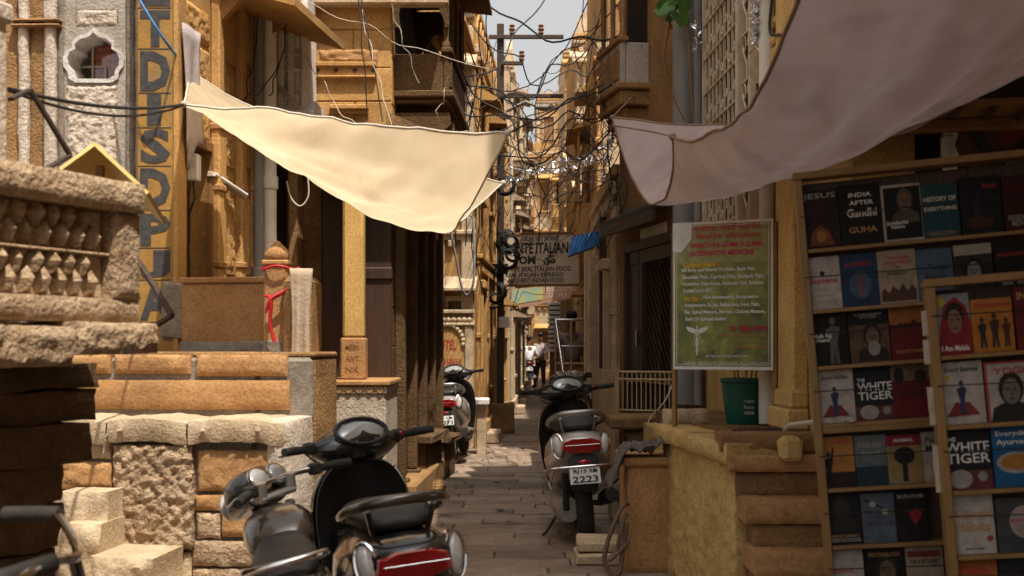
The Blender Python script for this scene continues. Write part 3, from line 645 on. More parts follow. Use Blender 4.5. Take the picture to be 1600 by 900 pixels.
def window(fc, x0, x1, z0, z1, m, shutter='woodm', lattice=False):
    wf = fc.lb('window', m, x0 - .06, x1 + .06, -.05, .02, z1, z1 + .07, .008)
    fc.lb('sill', m, x0 - .07, x1 + .07, -.08, .02, z0 - .06, z0, .008, wf)
    for a in (x0 - .05, x1): fc.lb('jamb', m, a, a + .05, -.04, .02, z0, z1, .006, wf)
    fc.lb('shutter', shutter, x0 + .005, (x0 + x1) / 2 - .004, .06, .09, z0, z1, .006, wf); fc.lb('shutter', shutter, (x0 + x1) / 2 + .004, x1 - .005, .06, .09, z0, z1, .006, wf)
    if lattice:
        for k in range(1, 5): a = x0 + k * (x1 - x0) / 5; fc.lb('lattice_bar', m, a - .008, a + .008, .02, .04, z0, z1, 0, wf)
        for k in range(1, 6): a = z0 + k * (z1 - z0) / 6; fc.lb('lattice_bar', m, x0, x1, .015, .035, a - .008, a + .008, 0, wf)

def haveli(name, label, u0, D0, u1, D1, H, m, seed, floors=3, jh=True, depth=4., m2=None, door=True, bays=None, crest=True, group=None, rag=.0):
    random.seed(seed); fc = Facade(name, label, 'house', u0, D0, u1, D1, group); w_ = fc.w; m2 = m2 or m; holes = []; wins = []
    n = bays or max(1, int(w_ / 1.5)); fh = H / floors
    for f in range(floors):
        for k in range(n):
            bx0 = w_ * (k + .5) / n; ww_ = min(.62, w_ / n * .42)
            if f == 0 and door and k % 2 == 0: z0, z1, kind = .18, min(2.15, fh - .35), 'door'
            else: z0, z1, kind = f * fh + .75, f * fh + min(fh - .45, 1.95), 'win'
            holes.append(rectp(bx0 - ww_ / 2, bx0 + ww_ / 2, z0, z1)); wins.append((bx0 - ww_ / 2, bx0 + ww_ / 2, z0, z1, kind, f, k))
    fc.put(MB().plate(rectp(0, w_, 0, H), holes, 0, .3), 'wall', m)
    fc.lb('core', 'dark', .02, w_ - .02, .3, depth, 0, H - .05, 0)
    for s_ in ((-.004, .02), (w_ - .02, w_ + .004)): fc.lb('side_wall', m, *s_, .302, depth, 0, H, 0)
    fc.lb('roof', m, -.03, w_ + .03, -.06, depth, H, H + .1)
    fc.lb('plinth', m2, 0, w_, -.1, 0, 0, .3, .02)
    for f in range(1, floors + 1):
        z = f * fh - .12; fc.lb('cornice', m2, -.03, w_ + .03, -.10, 0, z, z + .06, .012); fc.lb('cornice', m2, -.01, w_ + .01, -.055, 0, z - .07, z, .01)
        for k in range(int(w_ / .26)): a = (k + .5) * .26; fc.lb('dentil', m2, a - .045, a + .045, -.08, 0, z - .16, z - .072, .01)
    for k in range(n + 1):
        a = min(max(w_ * k / n, .09), w_ - .09); fc.lb('pilaster', m2, a - .08, a + .08, -.06, 0, .3, H - .3, .015)
        for f in range(floors): z = f * fh + fh * .55; fc.lb('pilaster_band', m2, a - .10, a + .10, -.08, 0, z, z + .07, .012)
    for (a, b_, z0, z1, kind, f, k) in wins:
        if kind == 'door':
            dd = fc.lb('door', 'wood' if k % 4 == 0 else 'woodm', a + .004, b_ - .004, .1, .15, z0, z1)
            for j in range(3): fc.lb('door_panel', 'woodm', a + .06, b_ - .06, .085, .102, z0 + .1 + j * (z1 - z0) / 3, z0 + (j + 1) * (z1 - z0) / 3 - .06, .01, dd)
            fc.lb('door_frame', m2, a - .08, a, -.07, .05, z0, z1, .012); fc.lb('door_frame', m2, b_, b_ + .08, -.07, .05, z0, z1, .012); fc.lb('lintel', m2, a - .12, b_ + .12, -.1, .05, z1, z1 + .12, .015)
            fc.lb('doorstep', 'sandp', a - .1, b_ + .1, -.28, -.1, 0, .16, .02)
        elif jh and f >= 1 and (k + f + seed) % 2 == 0:
            jharokha(fc, max(.02, a - .32), min(w_ - .02, b_ + .32), f * fh + .45, min(1.55, fh - .95), .2 + .1 * random.random(), m2, 3, eave=.14, cap=random.random() < .6)
        else:
            window(fc, a, b_, z0, z1, m2, random.choice(('woodm', 'wood', 'cream')), random.random() < .5)
            if random.random() < .6: fc.put(MB().prism([(-.3, z1 + .13), (-.3, z1 + .16), (0, z1 + .33), (0, z1 + .15)], a - .18, b_ + .18, 'x'), 'window_eave', m2)
    if crest:
        for k in range(int(w_ / .42)):
            a = (k + .5) * .42; fc.put(MB().prism([(a - .16, H + .1), (a + .16, H + .1), (a + .16, H + .36), (a + .09, H + .47), (a, H + .56), (a - .09, H + .47), (a - .16, H + .36)], -.04, .08), 'merlon', m2)
    return fc

# the shaded stone balconies on the lane face of the verandah house
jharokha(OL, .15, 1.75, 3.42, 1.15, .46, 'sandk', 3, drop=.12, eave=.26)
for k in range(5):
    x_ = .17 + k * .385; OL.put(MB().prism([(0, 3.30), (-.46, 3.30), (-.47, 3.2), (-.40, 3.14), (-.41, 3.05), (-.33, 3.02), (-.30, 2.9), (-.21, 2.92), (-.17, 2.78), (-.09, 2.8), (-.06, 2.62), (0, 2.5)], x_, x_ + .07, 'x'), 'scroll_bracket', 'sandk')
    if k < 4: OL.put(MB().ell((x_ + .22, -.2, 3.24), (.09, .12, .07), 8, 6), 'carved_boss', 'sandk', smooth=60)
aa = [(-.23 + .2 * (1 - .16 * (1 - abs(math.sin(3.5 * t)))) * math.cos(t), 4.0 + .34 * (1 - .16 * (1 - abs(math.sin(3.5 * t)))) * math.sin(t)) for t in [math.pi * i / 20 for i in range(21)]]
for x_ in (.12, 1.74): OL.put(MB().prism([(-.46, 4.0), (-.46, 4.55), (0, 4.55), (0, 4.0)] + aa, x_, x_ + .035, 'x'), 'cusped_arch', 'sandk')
jharokha(OL, 2.3, 3.6, 3.45, 1.15, .28, 'sand', 3, drop=.35, eave=.16)
OL.put(MB().prism([(-.52, 2.93), (-.52, 2.99), (0, 3.22), (0, 3.1)], -.35, 3.4, 'x'), 'stone_awning', 'sandd')
for k in range(5): OL.put(MB().prism([(0, 3.06), (-.36, 2.98), (-.3, 2.9), (-.16, 2.86), (-.1, 2.72), (0, 2.6)], -.2 + k * .8, -.12 + k * .8, 'x'), 'carved_bracket', 'sandd')
OH.put(MB().prism([(-.34, 2.86), (-.34, 2.92), (0, 3.08), (0, 3.0)], OH.q(570, 180)[0], OH.w + .3, 'x'), 'stone_awning', 'sandd')

# ================================================================ left foreground platform of big stones
random.seed(5)
SP = Facade('stone_platform', 'sunlit masonry platform of big hewn stones with a mortared ledge', 'platform', 60, 6.62, 456, 6.5)
sw = SP.w; zl = SP.q(300, 658)[1]
SP.lb('mortar_core', 'mortar', .02, sw - .2, .03, 1.6, 0, zl - .05, .02); SP.lb('mortar_core', 'mortar', sw - .2, sw - .01, .03, .95, 0, zl - .05, .02)
def stone(u0, v0, u1, v1, m='rough', t=0., amp=.012, nx=None, nz=None, fr=26):
    x0, x1, z0, z1 = SP.rect(u0, v0, u1, v1, t)
    SP.put(MB().rough(x0, x1, z0, z1, t, .06, nx or max(5, int((u1 - u0) / 6)), nz or max(4, int((v1 - v0) / 6)), amp, fr), 'stone', m, smooth=60)
for s_ in ((176, 696, 299, 858, 'rough', -.03, .020, 40, 54), (308, 704, 436, 768, 'sandr', -.008, .010), (303, 774, 348, 798, 'sandr', -.008), (352, 771, 440, 792, 'rough', -.006), (306, 802, 342, 842, 'rough', -.01),
           (346, 796, 446, 840, 'sandr', -.012), (300, 846, 448, 886, 'rough', -.012), (300, 890, 446, 950, 'rough', -.01), (66, 672, 172, 716, 'sandp', -.004), (66, 722, 172, 764, 'sandr', -.004), (60, 770, 172, 940, 'rough', -.01),
           (176, 864, 297, 950, 'sandp', -.01)): stone(*s_)
def ledge(xa, xb):
    def f(a, b_):
        x = xa + (xb - xa) * a; z = zl + .018 * math.sin(a * 3.1) - .01 * a; t = b_ * 2 * math.pi
        n_ = .010 * noise.noise(Vector((x * 14, b_ * 5, 3)))
        ring = [(-.035, -.115), (-.055, -.05), (-.04, .0), (.1, .004), (.45, .004), (.45, -.115)]
        k = min(5, int(round(b_ * 5))); y_, dz = ring[k]; return Vector((x, y_ + n_, z + dz + n_))
    return MB().grid(f, 26, 5)
x3, x4 = SP.q(172, 670)[0], SP.q(297, 670)[0]
SP.put(ledge(.0, x3 - .004), 'ledge_stone', 'sandp', smooth=40); SP.put(ledge(x3 + .004, x4 - .004), 'ledge_stone', 'sandp', smooth=40); SP.put(ledge(x4 + .004, sw - .03), 'ledge_stone', 'sandp', smooth=40)
SP.put(MB().rough(sw - .125, sw + .005, 0, zl + .005, -.035, .42, 10, 40, .016, 9, .05), 'rounded_corner', 'plasterl', smooth=70)
# upper tier, set back
zu = 1.325
SP.lb('upper_core', 'mortar', .02, sw - .3, .42, 1.75, zl - .02, zu - .03, .02); SP.lb('upper_core', 'mortar', sw - .3, sw, .42, .98, zl - .02, zu - .03, .02)
for u0, u1, v0, v1, m_ in ((70, 172, 554, 584, 'sandr'), (178, 297, 554, 584, 'sandr'), (306, 448, 554, 588, 'sandr'), (120, 452, 594, 640, 'sandr'), (60, 116, 594, 640, 'sandr')):
    x0, x1, z0, z1 = SP.rect(u0, v0, u1, v1, .4); SP.put(MB().rough(x0, x1, z0, z1, .395, .45, 26, 5, .006, 16), 'stone', m_, smooth=60)
SP.lb('top_slab', 'sandd', 0, sw - .3, .44, 1.75, zu - .03, zu, .01); SP.lb('top_slab', 'sandd', sw - .297, sw + .01, .44, 1.0, zu - .03, zu, .01)
SP.put(MB().rough(sw - .15, sw + .01, .0, 1.28, .45, .96, 8, 30, .006), 'side_pier', 'sandd', smooth=60)
# steps at its foot
for u0, u1, v, D_, dp in ((90, 170, 768, 6.36, .34), (90, 158, 818, 6.24, .2), (138, 240, 872, 6.12, .5), (60, 250, 945, 5.9, .3)):
    z1 = zv(v, D_); a = (Vector((gx(u0, D_), D_, 0)) - SP.A); x0 = a.dot(SP.e); x1 = (Vector((gx(u1, D_), D_, 0)) - SP.A).dot(SP.e); y0 = a.dot(SP.n)
    SP.put(MB().rough(x0, x1, 0, z1, y0, -.02, 20, 18, .020, 9, .035), 'step', 'sandp', smooth=50)
# parapet, post and shawl on the platform
PW = Facade('parapet_wall', 'smooth orange stone parapet standing on the masonry platform', 'wall', 283, 7.75, 424, 7.62)
PW.lb('panel', 'sandr', 0, PW.w, 0, .1, 1.30, 1.735, .01); PW.lb('coping', 'sandr', -.01, PW.w, -.012, .11, 1.735, 1.772, .008); PW.lb('cement_foot', 'mortar', 0, PW.w, -.02, 0, 1.31, 1.385, .01, jit=.008)
pp = thing('gate_post', 'small pointed stone post tied with a red ribbon', 'post', (gx(434, 7.3), 7.3, 1.31))
MB().box(-.07, .06, -.06, .07, 0, .52, .012).build('shaft', 'sandr', pp)
MB().box(-.082, .072, -.072, .082, .505, .535, .008).build('neck_band', 'sandr', pp)
MB().lathe([(.062, .53), (.076, .55), (.074, .575), (.058, .60), (.034, .622), (.016, .642), (.004, .648)], 12, (-.005, .005, 0)).build('cap', 'sandr', pp, smooth=40)
MB().box(-.075, .065, -.066, -.03, 0, .09, .02, .005).build('cement_foot', 'mortar', pp)
rb = thing('ribbon', 'red ribbon knotted round the small pointed post', 'ribbon', (gx(434, 7.22), 7.2, 1.62))
MB().tube([(.105 * math.cos(a), .1 + .1 * math.sin(a), .18 + .01 * math.sin(3 * a)) for a in [k * math.pi / 8 for k in range(17)]], .008, 6).build('loop', 'ribbon', rb)
MB().rope([(.09, .0, .17), (.06, -.02, .06), (-.03, -.02, .0)], .010, 6).build('strand', 'ribbon', rb)
MB().rope([(-.07, -.01, .02), (-.03, -.03, .0), (-.035, -.02, -.14), (-.01, -.02, -.24)], [.006, .014, .009, .012], 6).build('tail', 'ribbon', rb)
MB().rope([(.05, -.01, .05), (-.03, -.03, .0), (-.06, -.025, -.08)], [.01, .014, .007], 6).build('tail', 'ribbon', rb)
dp_ = thing('draped_pier', 'short stone pier beside the pointed post with a fringed cream shawl over it', 'pier', (gx(468, 7.25), 7.25, 0))
MB().box(-.08, .08, -.1, .35, 0, 1.76, .04).build('pier', 'sandd', dp_)
sh_ = hang_cloth('fringed_shawl', 'fringed cream shawl draped over the short stone pier', 'shawl', (gx(452, 7.1), 7.1, 0), (gx(488, 7.14), 7.14, 0), 1.79, .62, 'drape', 2, .014, 18, 16, .02)
fr = MB()
for k in range(26):
    a = k / 25; p = W(452 + 34 * a, 0, 7.1); z = 1.17 - .012 * math.sin(a * 9); fr.tube([(p.x, 7.1 - .01, z + .02), (p.x + random.uniform(-.01, .01), 7.09, z - .06 - .03 * random.random())], .003, 3)
f_ = fr.build('fringe', 'drape', sh_); f_['kind'] = 'stuff'

# stone bench blocks along the shaded wall
random.seed(8)
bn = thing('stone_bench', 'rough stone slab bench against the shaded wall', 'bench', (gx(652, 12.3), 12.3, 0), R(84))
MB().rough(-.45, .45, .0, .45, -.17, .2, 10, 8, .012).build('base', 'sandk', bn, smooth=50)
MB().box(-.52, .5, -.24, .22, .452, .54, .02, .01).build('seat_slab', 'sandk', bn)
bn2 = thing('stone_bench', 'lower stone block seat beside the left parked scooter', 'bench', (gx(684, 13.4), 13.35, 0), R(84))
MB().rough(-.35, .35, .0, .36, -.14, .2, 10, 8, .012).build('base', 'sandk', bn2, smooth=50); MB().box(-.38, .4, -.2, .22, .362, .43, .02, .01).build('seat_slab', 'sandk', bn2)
st_ = MB().box(-.14, .14, -.1, .1, 0, .09, .03, .012).build('loose_stone', 'sandd'); st_.location = (gx(672, 12.0), 11.95, 0); tag(st_, 'loose flat stone lying before the slab bench', 'stone')

# ================================================================ far left houses
HL = Facade('hotel_panel', 'carved sandstone arch panel painted with a red hotel name', 'sign', 655, 16.8, 738, 16.8)
w_ = HL.w; HL.lb('panel', 'sandp', 0, w_, 0, .14, 0, 1.78, .01)
fx0, fx1, fz0, fz1 = HL.rect(674, 512, 724, 612)
HL.lb('niche', 'sand', fx0, fx1, -.012, 0, fz0, fz1, .004)
for k in range(15):
    a = math.pi * k / 14; HL.put(MB().ell(((fx0 + fx1) / 2 + (fx1 - fx0) * .5 * math.cos(a), -.02, fz1 - .22 + .26 * math.sin(a)), (.034, .03, .034), 6, 5), 'carved_flower', 'sandp', smooth=60)
for k in range(10): HL.put(MB().ell((w_ * (k + .5) / 10, -.02, 1.70), (.045, .03, .04), 6, 5), 'carved_flower', 'sandp', smooth=60)
for a in (0, w_ - .1): HL.lb('border', 'sandp', a, a + .1, -.03, 0, .2, 1.62, .012)
HL.lb('top_moulding', 'sandp', -.03, w_ + .03, -.05, .1, 1.62, 1.66, .01); HL.lb('top_moulding', 'sandp', -.03, w_ + .03, -.06, .14, 1.78, 1.83, .01)
x0, x1, z0, z1 = HL.rect(679, 531, 713, 547); text(HL.root, 'HOTEL', x0, x1, z0, z1, -.012, 'inkred2', .03)
x0, x1, z0, z1 = HL.rect(675, 560, 720, 576); text(HL.root, 'GULAP NIWAS', x0, x1, z0, z1, -.012, 'inkred2', .03)
tb = thing('stone_table', 'pale stone ledge table in front of the hotel panel', 'table', (gx(728, 16.2), 16.1, 0))
MB().box(-.32, .30, -.22, .2, .62, .70, .015).build('top', 'white', tb); MB().box(-.26, -.14, -.15, .15, 0, .62, .01).build('leg', 'sandp', tb); MB().box(.14, .26, -.15, .15, 0, .62, .01).build('leg', 'sandp', tb)
haveli('haveli', 'tall golden house with balconies behind the left parked scooter', 630, 17.05, 741, 17.0, 5.9, 'sand', 3, 2, m2='sandp', door=False, crest=False, bays=2)
haveli('haveli', 'pale carved house behind the utility pole', 743, 17.2, 788, 24.5, 5.3, 'sandp', 4, 2, m2='sand', jh=False)
haveli('haveli', 'sunlit carved house beside the two men', 797, 25, 818, 40, 6.8, 'sandp', 6, 3, m2='sandp')
haveli('haveli', 'stepped house with terraces beyond the two men', 790, 41.5, 824, 52, 8.6, 'sand', 9, 4, m2='sandp')
# house that closes the lane at its end, and roofs behind
haveli('haveli', 'carved house closing off the far end of the lane', 800, 54, 900, 53.5, 9.4, 'sandp', 12, 3, m2='sand', bays=3)
haveli('haveli', 'golden tower house rising behind the lane end', 838, 66, 915, 66, 14.0, 'sand', 13, 5, m2='sandp', bays=2)
haveli('haveli', 'flat roofed pale house behind the lane end', 770, 70, 846, 70, 11.5, 'sandp', 14, 4, m2='sandp', bays=2)
# ================================================================ right side: yellow house, shop house, recessed houses
random.seed(21)
YH = Facade('yellow_house', 'yellow limewashed house with cream iron window grilles and a white pipe', 'house', 1104, 9.9, 1332, 6.1)
yw = YH.w; gx0, gx1, _, _ = YH.rect(1110, 100, 1184, 300); gz0, gz1 = 2.12, 4.3
YH.put(MB().plate(rectp(0, yw, 0, 8.8), [rectp(gx0, gx1, gz0, gz1)], 0, .3), 'wall', 'yellow')
YH.lb('body', 'dark', .02, yw - .02, .31, 3.2, 0, 8.7, 0); YH.lb('end_wall', 'yellow', -.01, .02, .302, 3.2, 0, 8.8, 0); YH.lb('roof', 'yellow', 0, yw, -.1, 3.2, 8.8, 9)
wf = YH.lb('window', 'cream', gx0 - .05, gx1 + .05, -.05, .02, gz1, gz1 + .06)
YH.lb('sill', 'cream', gx0 - .06, gx1 + .06, -.10, .02, gz0 - .05, gz0, .006, wf)
xm = YH.q(1164, 200)[0]
for a in (gx0 - .03, xm - .035, xm + .012, gx1 - .01): YH.lb('frame', 'cream', a, a + .035, -.06, .0, gz0, gz1, .004, wf)
YH.lb('dark_shutter', 'wood', gx0, gx1, .1, .13, gz0, gz1, 0, wf)
nb = 9
for k in range(nb): a = gx0 + .05 + k * (xm - gx0 - .1) / (nb - 1); YH.lb('grille_bar', 'cream', a - .009, a + .009, -.05, -.032, gz0, gz1, .002, wf)
for k in range(9): z = gz0 + .1 + k * .26; YH.lb('grille_bar', 'cream', gx0, xm - .03, -.056, -.04, z - .008, z + .008, .002, wf)
for k in range(nb - 1):
    for j in range(9):
        a = gx0 + .05 + (k + .5) * (xm - gx0 - .1) / (nb - 1); z = gz0 + .17 + j * .26 + (.05 if k % 2 else 0)
        if z < gz1 - .05: YH.put(MB().torus((a, -.045, z), .028, .006, 'y', 8, 4), 'grille_ring', 'cream', wf)
sx0, sx1 = xm + .05, gx1 - .015; sc = (sx0 + sx1) / 2; sr = (sx1 - sx0) * .22
for j in range(7):
    z = gz0 + .16 + j * .31
    for sg in (-1, 1):
        pts = [(sc + sg * (sx1 - sx0) * .24 + sg * sr * (1 - t * .055) * math.cos(t * .55) * .9, -.03, z + .11 + (1 - t * .06) * sr * math.sin(t * .55)) for t in range(13)]
        YH.put(MB().tube([(sc, -.03, z - .12)] + [(sc + sg * .01, -.03, z - .02)] + pts[::-1][-1:] + pts[1:], .007, 4), 'scroll', 'cream', wf)
    YH.lb('grille_bar', 'cream', sx0, sx1, -.036, -.024, z - .13, z - .115, 0, wf)
for a, b_, t_ in ((1216, 1226, -.03), (1236, 1264, -.09)):
    x0, x1, _, _ = YH.rect(a, 300, b_, 500); YH.lb('pilaster', 'yellow', x0, x1, t_, 0, .9, 4.2, .012)
    YH.lb('pilaster_base', 'yellow', x0 - .03, x1 + .03, t_ - .04, 0, .9, 1.02, .015); YH.lb('pilaster_base', 'yellow', x0 - .015, x1 + .015, t_ - .02, 0, 1.02, 1.12, .015); YH.lb('pilaster_band', 'yellow', x0 - .02, x1 + .02, t_ - .03, 0, 2.95, 3.05, .015)
for z in (3.12, 3.22, 3.5): YH.lb('moulding', 'yellow', YH.q(1214, 90)[0], yw, -.07 - .02 * (z > 3.3), 0, z, z + .05, .012)
YH.put(MB().prism([(YH.q(1216, 60)[0], 3.6), (yw, 3.6), (yw, 4.1)], -.03, 0), 'stair_string', 'yellow')
for k in range(3): YH.put(MB().rough(.0 + k * .2, .18 + k * .2, 2.15, 4.6, -.02, 0, 5, 30, .015, 12), 'peeling_strip', 'sandd', smooth=60) if k < 0 else None
vpipe('tall white rain pipe beside the scrolled iron grille', 1198, 7.55, .047, .9, 5.5, 'pipew', 'rain_pipe', collars=(2.35, 4.1))
vpipe('thick dark grey pipe running up beside the vine', 1068, 10.05, .085, .9, 5.5, 'pipeg', 'drain_pipe', collars=(2.72, 4.4))
vpipe('thin grey pipe beside the thick dark one', 1090, 9.95, .03, .9, 5.5, 'pipeg', 'drain_pipe', collars=(3.1,))

SHP = Facade('shop_house', 'pale yellow shop front behind the bookcases under a wooden awning', 'house', 1332, 6.35, 1760, 6.1)
pw = SHP.w
SHP.lb('wall', 'yellow', 0, pw + 1.5, 0, .3, 0, 3.3, 0)
SHP.lb('shade_storey', 'yellow', -.05, 4.2, -4.1, .5, 3.32, 8.6, .01)  # unseen overhanging storey added to keep sun off the lane
for a, b_, m_, t_ in ((1448, 1470, 'yellow', -.05), (1352, 1366, 'yellow', -.04)): x0, x1, _, _ = SHP.rect(a, 200, b_, 260); SHP.lb('pilaster', m_, x0, x1, t_, 0, 0, 3.3)
SHP.box('beam', 'woodm', 1420, 180, 1800, 198, -.6, -.5); SHP.box('awning', 'woodm', 1380, 150, 1900, 160, -.9, -.02, .01)
for k in range(6): SHP.box('rafter', 'wood', 1440 + k * 55, 162, 1450 + k * 55, 170, -.88, -.02, .004)
vpipe('pale wall pipe above the bookcase', 1484, 6.05, .034, 0, 3.2, 'pipew', 'wall_pipe', collars=(2.3,))
pt = thing('wall_painting', 'dark cut-out painting with red and brown figures above the bookcases', 'painting', W(1560, 225, 5.75))
ol = [(-.19, .0), (-.17, .06), (-.11, .085), (-.06, .075), (.0, .10), (.09, .125), (.16, .17), (.2, .14), (.24, .13), (.24, -.14), (.1, -.145), (-.02, -.15), (-.1, -.12), (-.16, -.08)]
MB().prism([(a * 1.0, b_) for a, b_ in ol], 0, .02).build('board', cover((.20, .10, .05), (.13, .065, .035)), pt)
for pts_, m_ in (([(-.11, .06), (-.07, .0), (-.03, -.06), (.0, -.11)], 'ink'), ([(.0, -.11), (.06, -.06), (.12, -.01), (.2, .03)], 'ink')): MB().tube([(a, -.006, b_) for a, b_ in pts_], .022, 6).build('painted_stroke', m_, pt)
MB().ell((.05, .0, .05), (.06, .006, .05), 10, 6).build('painted_patch', cover((.32, .045, .03), (.25, .04, .03)), pt)
# unseen house added right of and behind the camera to shade the lane
bh = thing('added_shade_house', 'unseen tall sandstone house added behind the viewer to shade the lane', 'house', (1.5, 2.2, 0))
MB().box(0, 5, -14, 0, 0, 10.5, .02).build('wall', 'sand', bh); MB().box(-.1, 5.1, -14.1, -.01, 10.5, 10.7, .02).build('roof', 'sandp', bh)
for k in range(3): MB().box(-.05, 0, -2 - k * 3, -1 - k * 3, 1, 2.4, .01).build('window', 'woodm', bh)

# recessed house with the wire-mesh door
RH = Facade('recessed_house', 'shaded brown stone house with a wire mesh door and tin awning', 'house', 968, 12.2, 1066, 10.3)
rw = RH.w; dx0, dx1, _, _ = RH.rect(984, 400, 1056, 600); dz0, dz1 = .55, RH.q(1020, 386)[1]
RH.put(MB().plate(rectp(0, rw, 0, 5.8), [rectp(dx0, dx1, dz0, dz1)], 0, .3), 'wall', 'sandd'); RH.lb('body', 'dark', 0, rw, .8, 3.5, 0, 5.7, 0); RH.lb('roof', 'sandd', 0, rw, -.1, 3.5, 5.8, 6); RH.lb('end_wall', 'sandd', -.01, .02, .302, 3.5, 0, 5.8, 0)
RH.lb('inner_wall', 'plasterl', dx0, dx1, .55, .6, .5, dz1, 0)
dm = (dx0 + dx1) / 2
for a, b_ in ((dx0, dx0 + .5 * (dm - dx0)), (dx0 + .55 * (dm - dx0), dx1)):
    dr = RH.lb('door', 'wood', a, b_, -.02, .03, dz1 - .12, dz1)
    for s_ in (a, b_ - .07): RH.lb('stile', 'wood', s_, s_ + .07, -.018, .03, dz0, dz1 - .12, .004, dr)
    for z in (dz0, 1.02): RH.lb('rail', 'wood', a + .07, b_ - .07, -.016, .03, z, z + .11, .004, dr)
    if b_ - a > .5:
        nn = 9; ms = MB(); s_x = a + .07; ww_ = b_ - a - .14
        for z0_, z1_ in ((1.13, dz1 - .12), (dz0 + .11, 1.02)):
            stp = ww_ / 8; k = -int((z1_ - z0_) / stp) - 1
            while k < 9:
                for sg in (1, -1):
                    p0 = [s_x + k * stp, z0_]; p1 = [p0[0] + (z1_ - z0_), z1_]
                    if p0[0] < s_x: p0[1] += s_x - p0[0]; p0[0] = s_x
                    if p1[0] > s_x + ww_: p1[1] -= p1[0] - s_x - ww_; p1[0] = s_x + ww_
                    if p1[0] > p0[0] + .01:
                        f = (lambda x: x) if sg == 1 else (lambda x: 2 * s_x + ww_ - x)
                        ms.tube([(f(p0[0]), .005 * sg, p0[1]), (f(p1[0]), .005 * sg, p1[1])], .004, 4, False)
                k += 1
        RH.put(ms, 'wire_mesh', 'iron', dr)
        RH.lb('handle', 'steel', a + .02, a + .04, -.06, -.02, 1.35, 1.5, .005, dr); RH.lb('bolt', 'steel', a - .3, b_ - .1, -.04, -.02, 1.03, 1.045, .003, dr)
    else: RH.lb('panel', 'wood', a + .07, b_ - .07, -.01, .02, dz0 + .11, dz1 - .12, .004, dr)
RH.lb('door_frame', 'wood', dx0 - .07, dx0, -.05, .1, dz0, dz1 + .08); RH.lb('door_frame', 'wood', dx1, dx1 + .06, -.05, .1, dz0, dz1 + .08); RH.lb('lintel', 'wood', dx0, dx1, -.05, .1, dz1, dz1 + .08)
tz = RH.q(985, 332, -.2)[1]
RH.put(MB().prism([(-.22, tz - .06), (-.22, tz), (0, tz + .1), (0, tz + .04)], .1, rw - .1, 'x'), 'tin_awning', 'ironb'); RH.lb('awning_fascia', 'wood', .1, rw - .1, -.225, -.19, tz - .14, tz - .062, .004)
RH.box('fan_light', 'pipew', 1000, 352, 1040, 384, -.02, .0, .004)
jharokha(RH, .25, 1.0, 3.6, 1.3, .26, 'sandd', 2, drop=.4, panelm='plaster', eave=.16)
# golden house further on, low so that sun falls past it
JH = haveli('haveli', 'golden house with balcony beyond the wire mesh door', 934, 15.2, 966, 12.3, 3.0, 'sand', 32, 1, m2='sandp', crest=False, bays=1)
haveli('haveli', 'pale carved house beyond the blue tarpaulin awning', 914, 22, 940, 15.4, 4.9, 'sandp', 34, 2, m2='sand', bays=3, crest=False)
haveli('haveli', 'house with turret merlons above the steel railing', 876, 38, 914, 22.3, 3.7, 'sand', 37, 1, m2='sandp', bays=5)
haveli('haveli', 'last house on the right before the lane end', 874, 52, 876, 38.5, 3.1, 'sandp', 41, 1, m2='sandp', bays=5)

haveli('haveli', 'set back golden tower house with merlons above the steel railing', 898, 26, 935, 26, 7.6, 'sand', 43, 3, m2='sandp', bays=2)
haveli('haveli', 'plain upper storey set back behind the golden balcony house', 946, 16.6, 1010, 16.6, 7.6, 'sand', 45, 3, m2='sandd', bays=1, crest=False)
haveli('haveli', 'slender pale tower set back beyond the turreted house', 882, 33, 906, 33, 8.9, 'sandp', 44, 4, m2='sand', bays=1)

# ================================================================ right side: yellow steps and what stands there
random.seed(31)
ST = thing('stone_steps', 'yellow limewashed stair platform with worn stone steps', 'steps', (1.0, 7.0, 0))
o_ = ST.location; pA = Vector((gx(1040, 7.8), 7.8)); pB = Vector((gx(1152, 6.3), 6.3)); zp = .885
side = [(pA.x, pA.y + 1.6), (pA.x, pA.y), (pB.x, pB.y), (1.60, 6.3), (1.60, pA.y + 1.6)]
MB().prism([(a - o_.x + (.03 if i in (0, 1, 2) else 0), b_ - o_.y + (.03 if i == 2 else 0)) for i, (a, b_) in enumerate(side)], 0, zp - .09, 'z').build('core', 'yellow', ST)
# plastered side wall with relief
d_ = (pB - pA); Lw = d_.length; rzs = math.atan2(d_.y, d_.x)
mw = Matrix.Translation((pA.x - o_.x, pA.y - o_.y, 0)) @ Matrix.Rotation(rzs, 4, 'Z')
MB().rough(-.02, Lw, 0, zp - .1, -.02, .05, 50, 40, .014, 16).xf(mw).build('side_wall', 'yellow', ST, smooth=60)
MB().rough(-.06, Lw * .52, zp - .1, zp, -.07, .6, 26, 5, .008, 14).xf(mw).build('platform_slab', 'yellow', ST, smooth=50)
MB().rough(Lw * .525, Lw + .03, zp - .105, zp - .004, -.075, .6, 26, 5, .010, 14).xf(mw).build('platform_slab', 'yellow', ST, smooth=50)
MB().prism([(a - o_.x, b_ - o_.y) for a, b_ in ((pA.x + .12, pA.y + 1.6), (pA.x + .12, pA.y), (pB.x + .12, pB.y + .02), (1.60, 6.32), (1.60, pA.y + 1.6))], zp - .088, zp + .002, 'z').build('platform_top', 'sandd', ST)
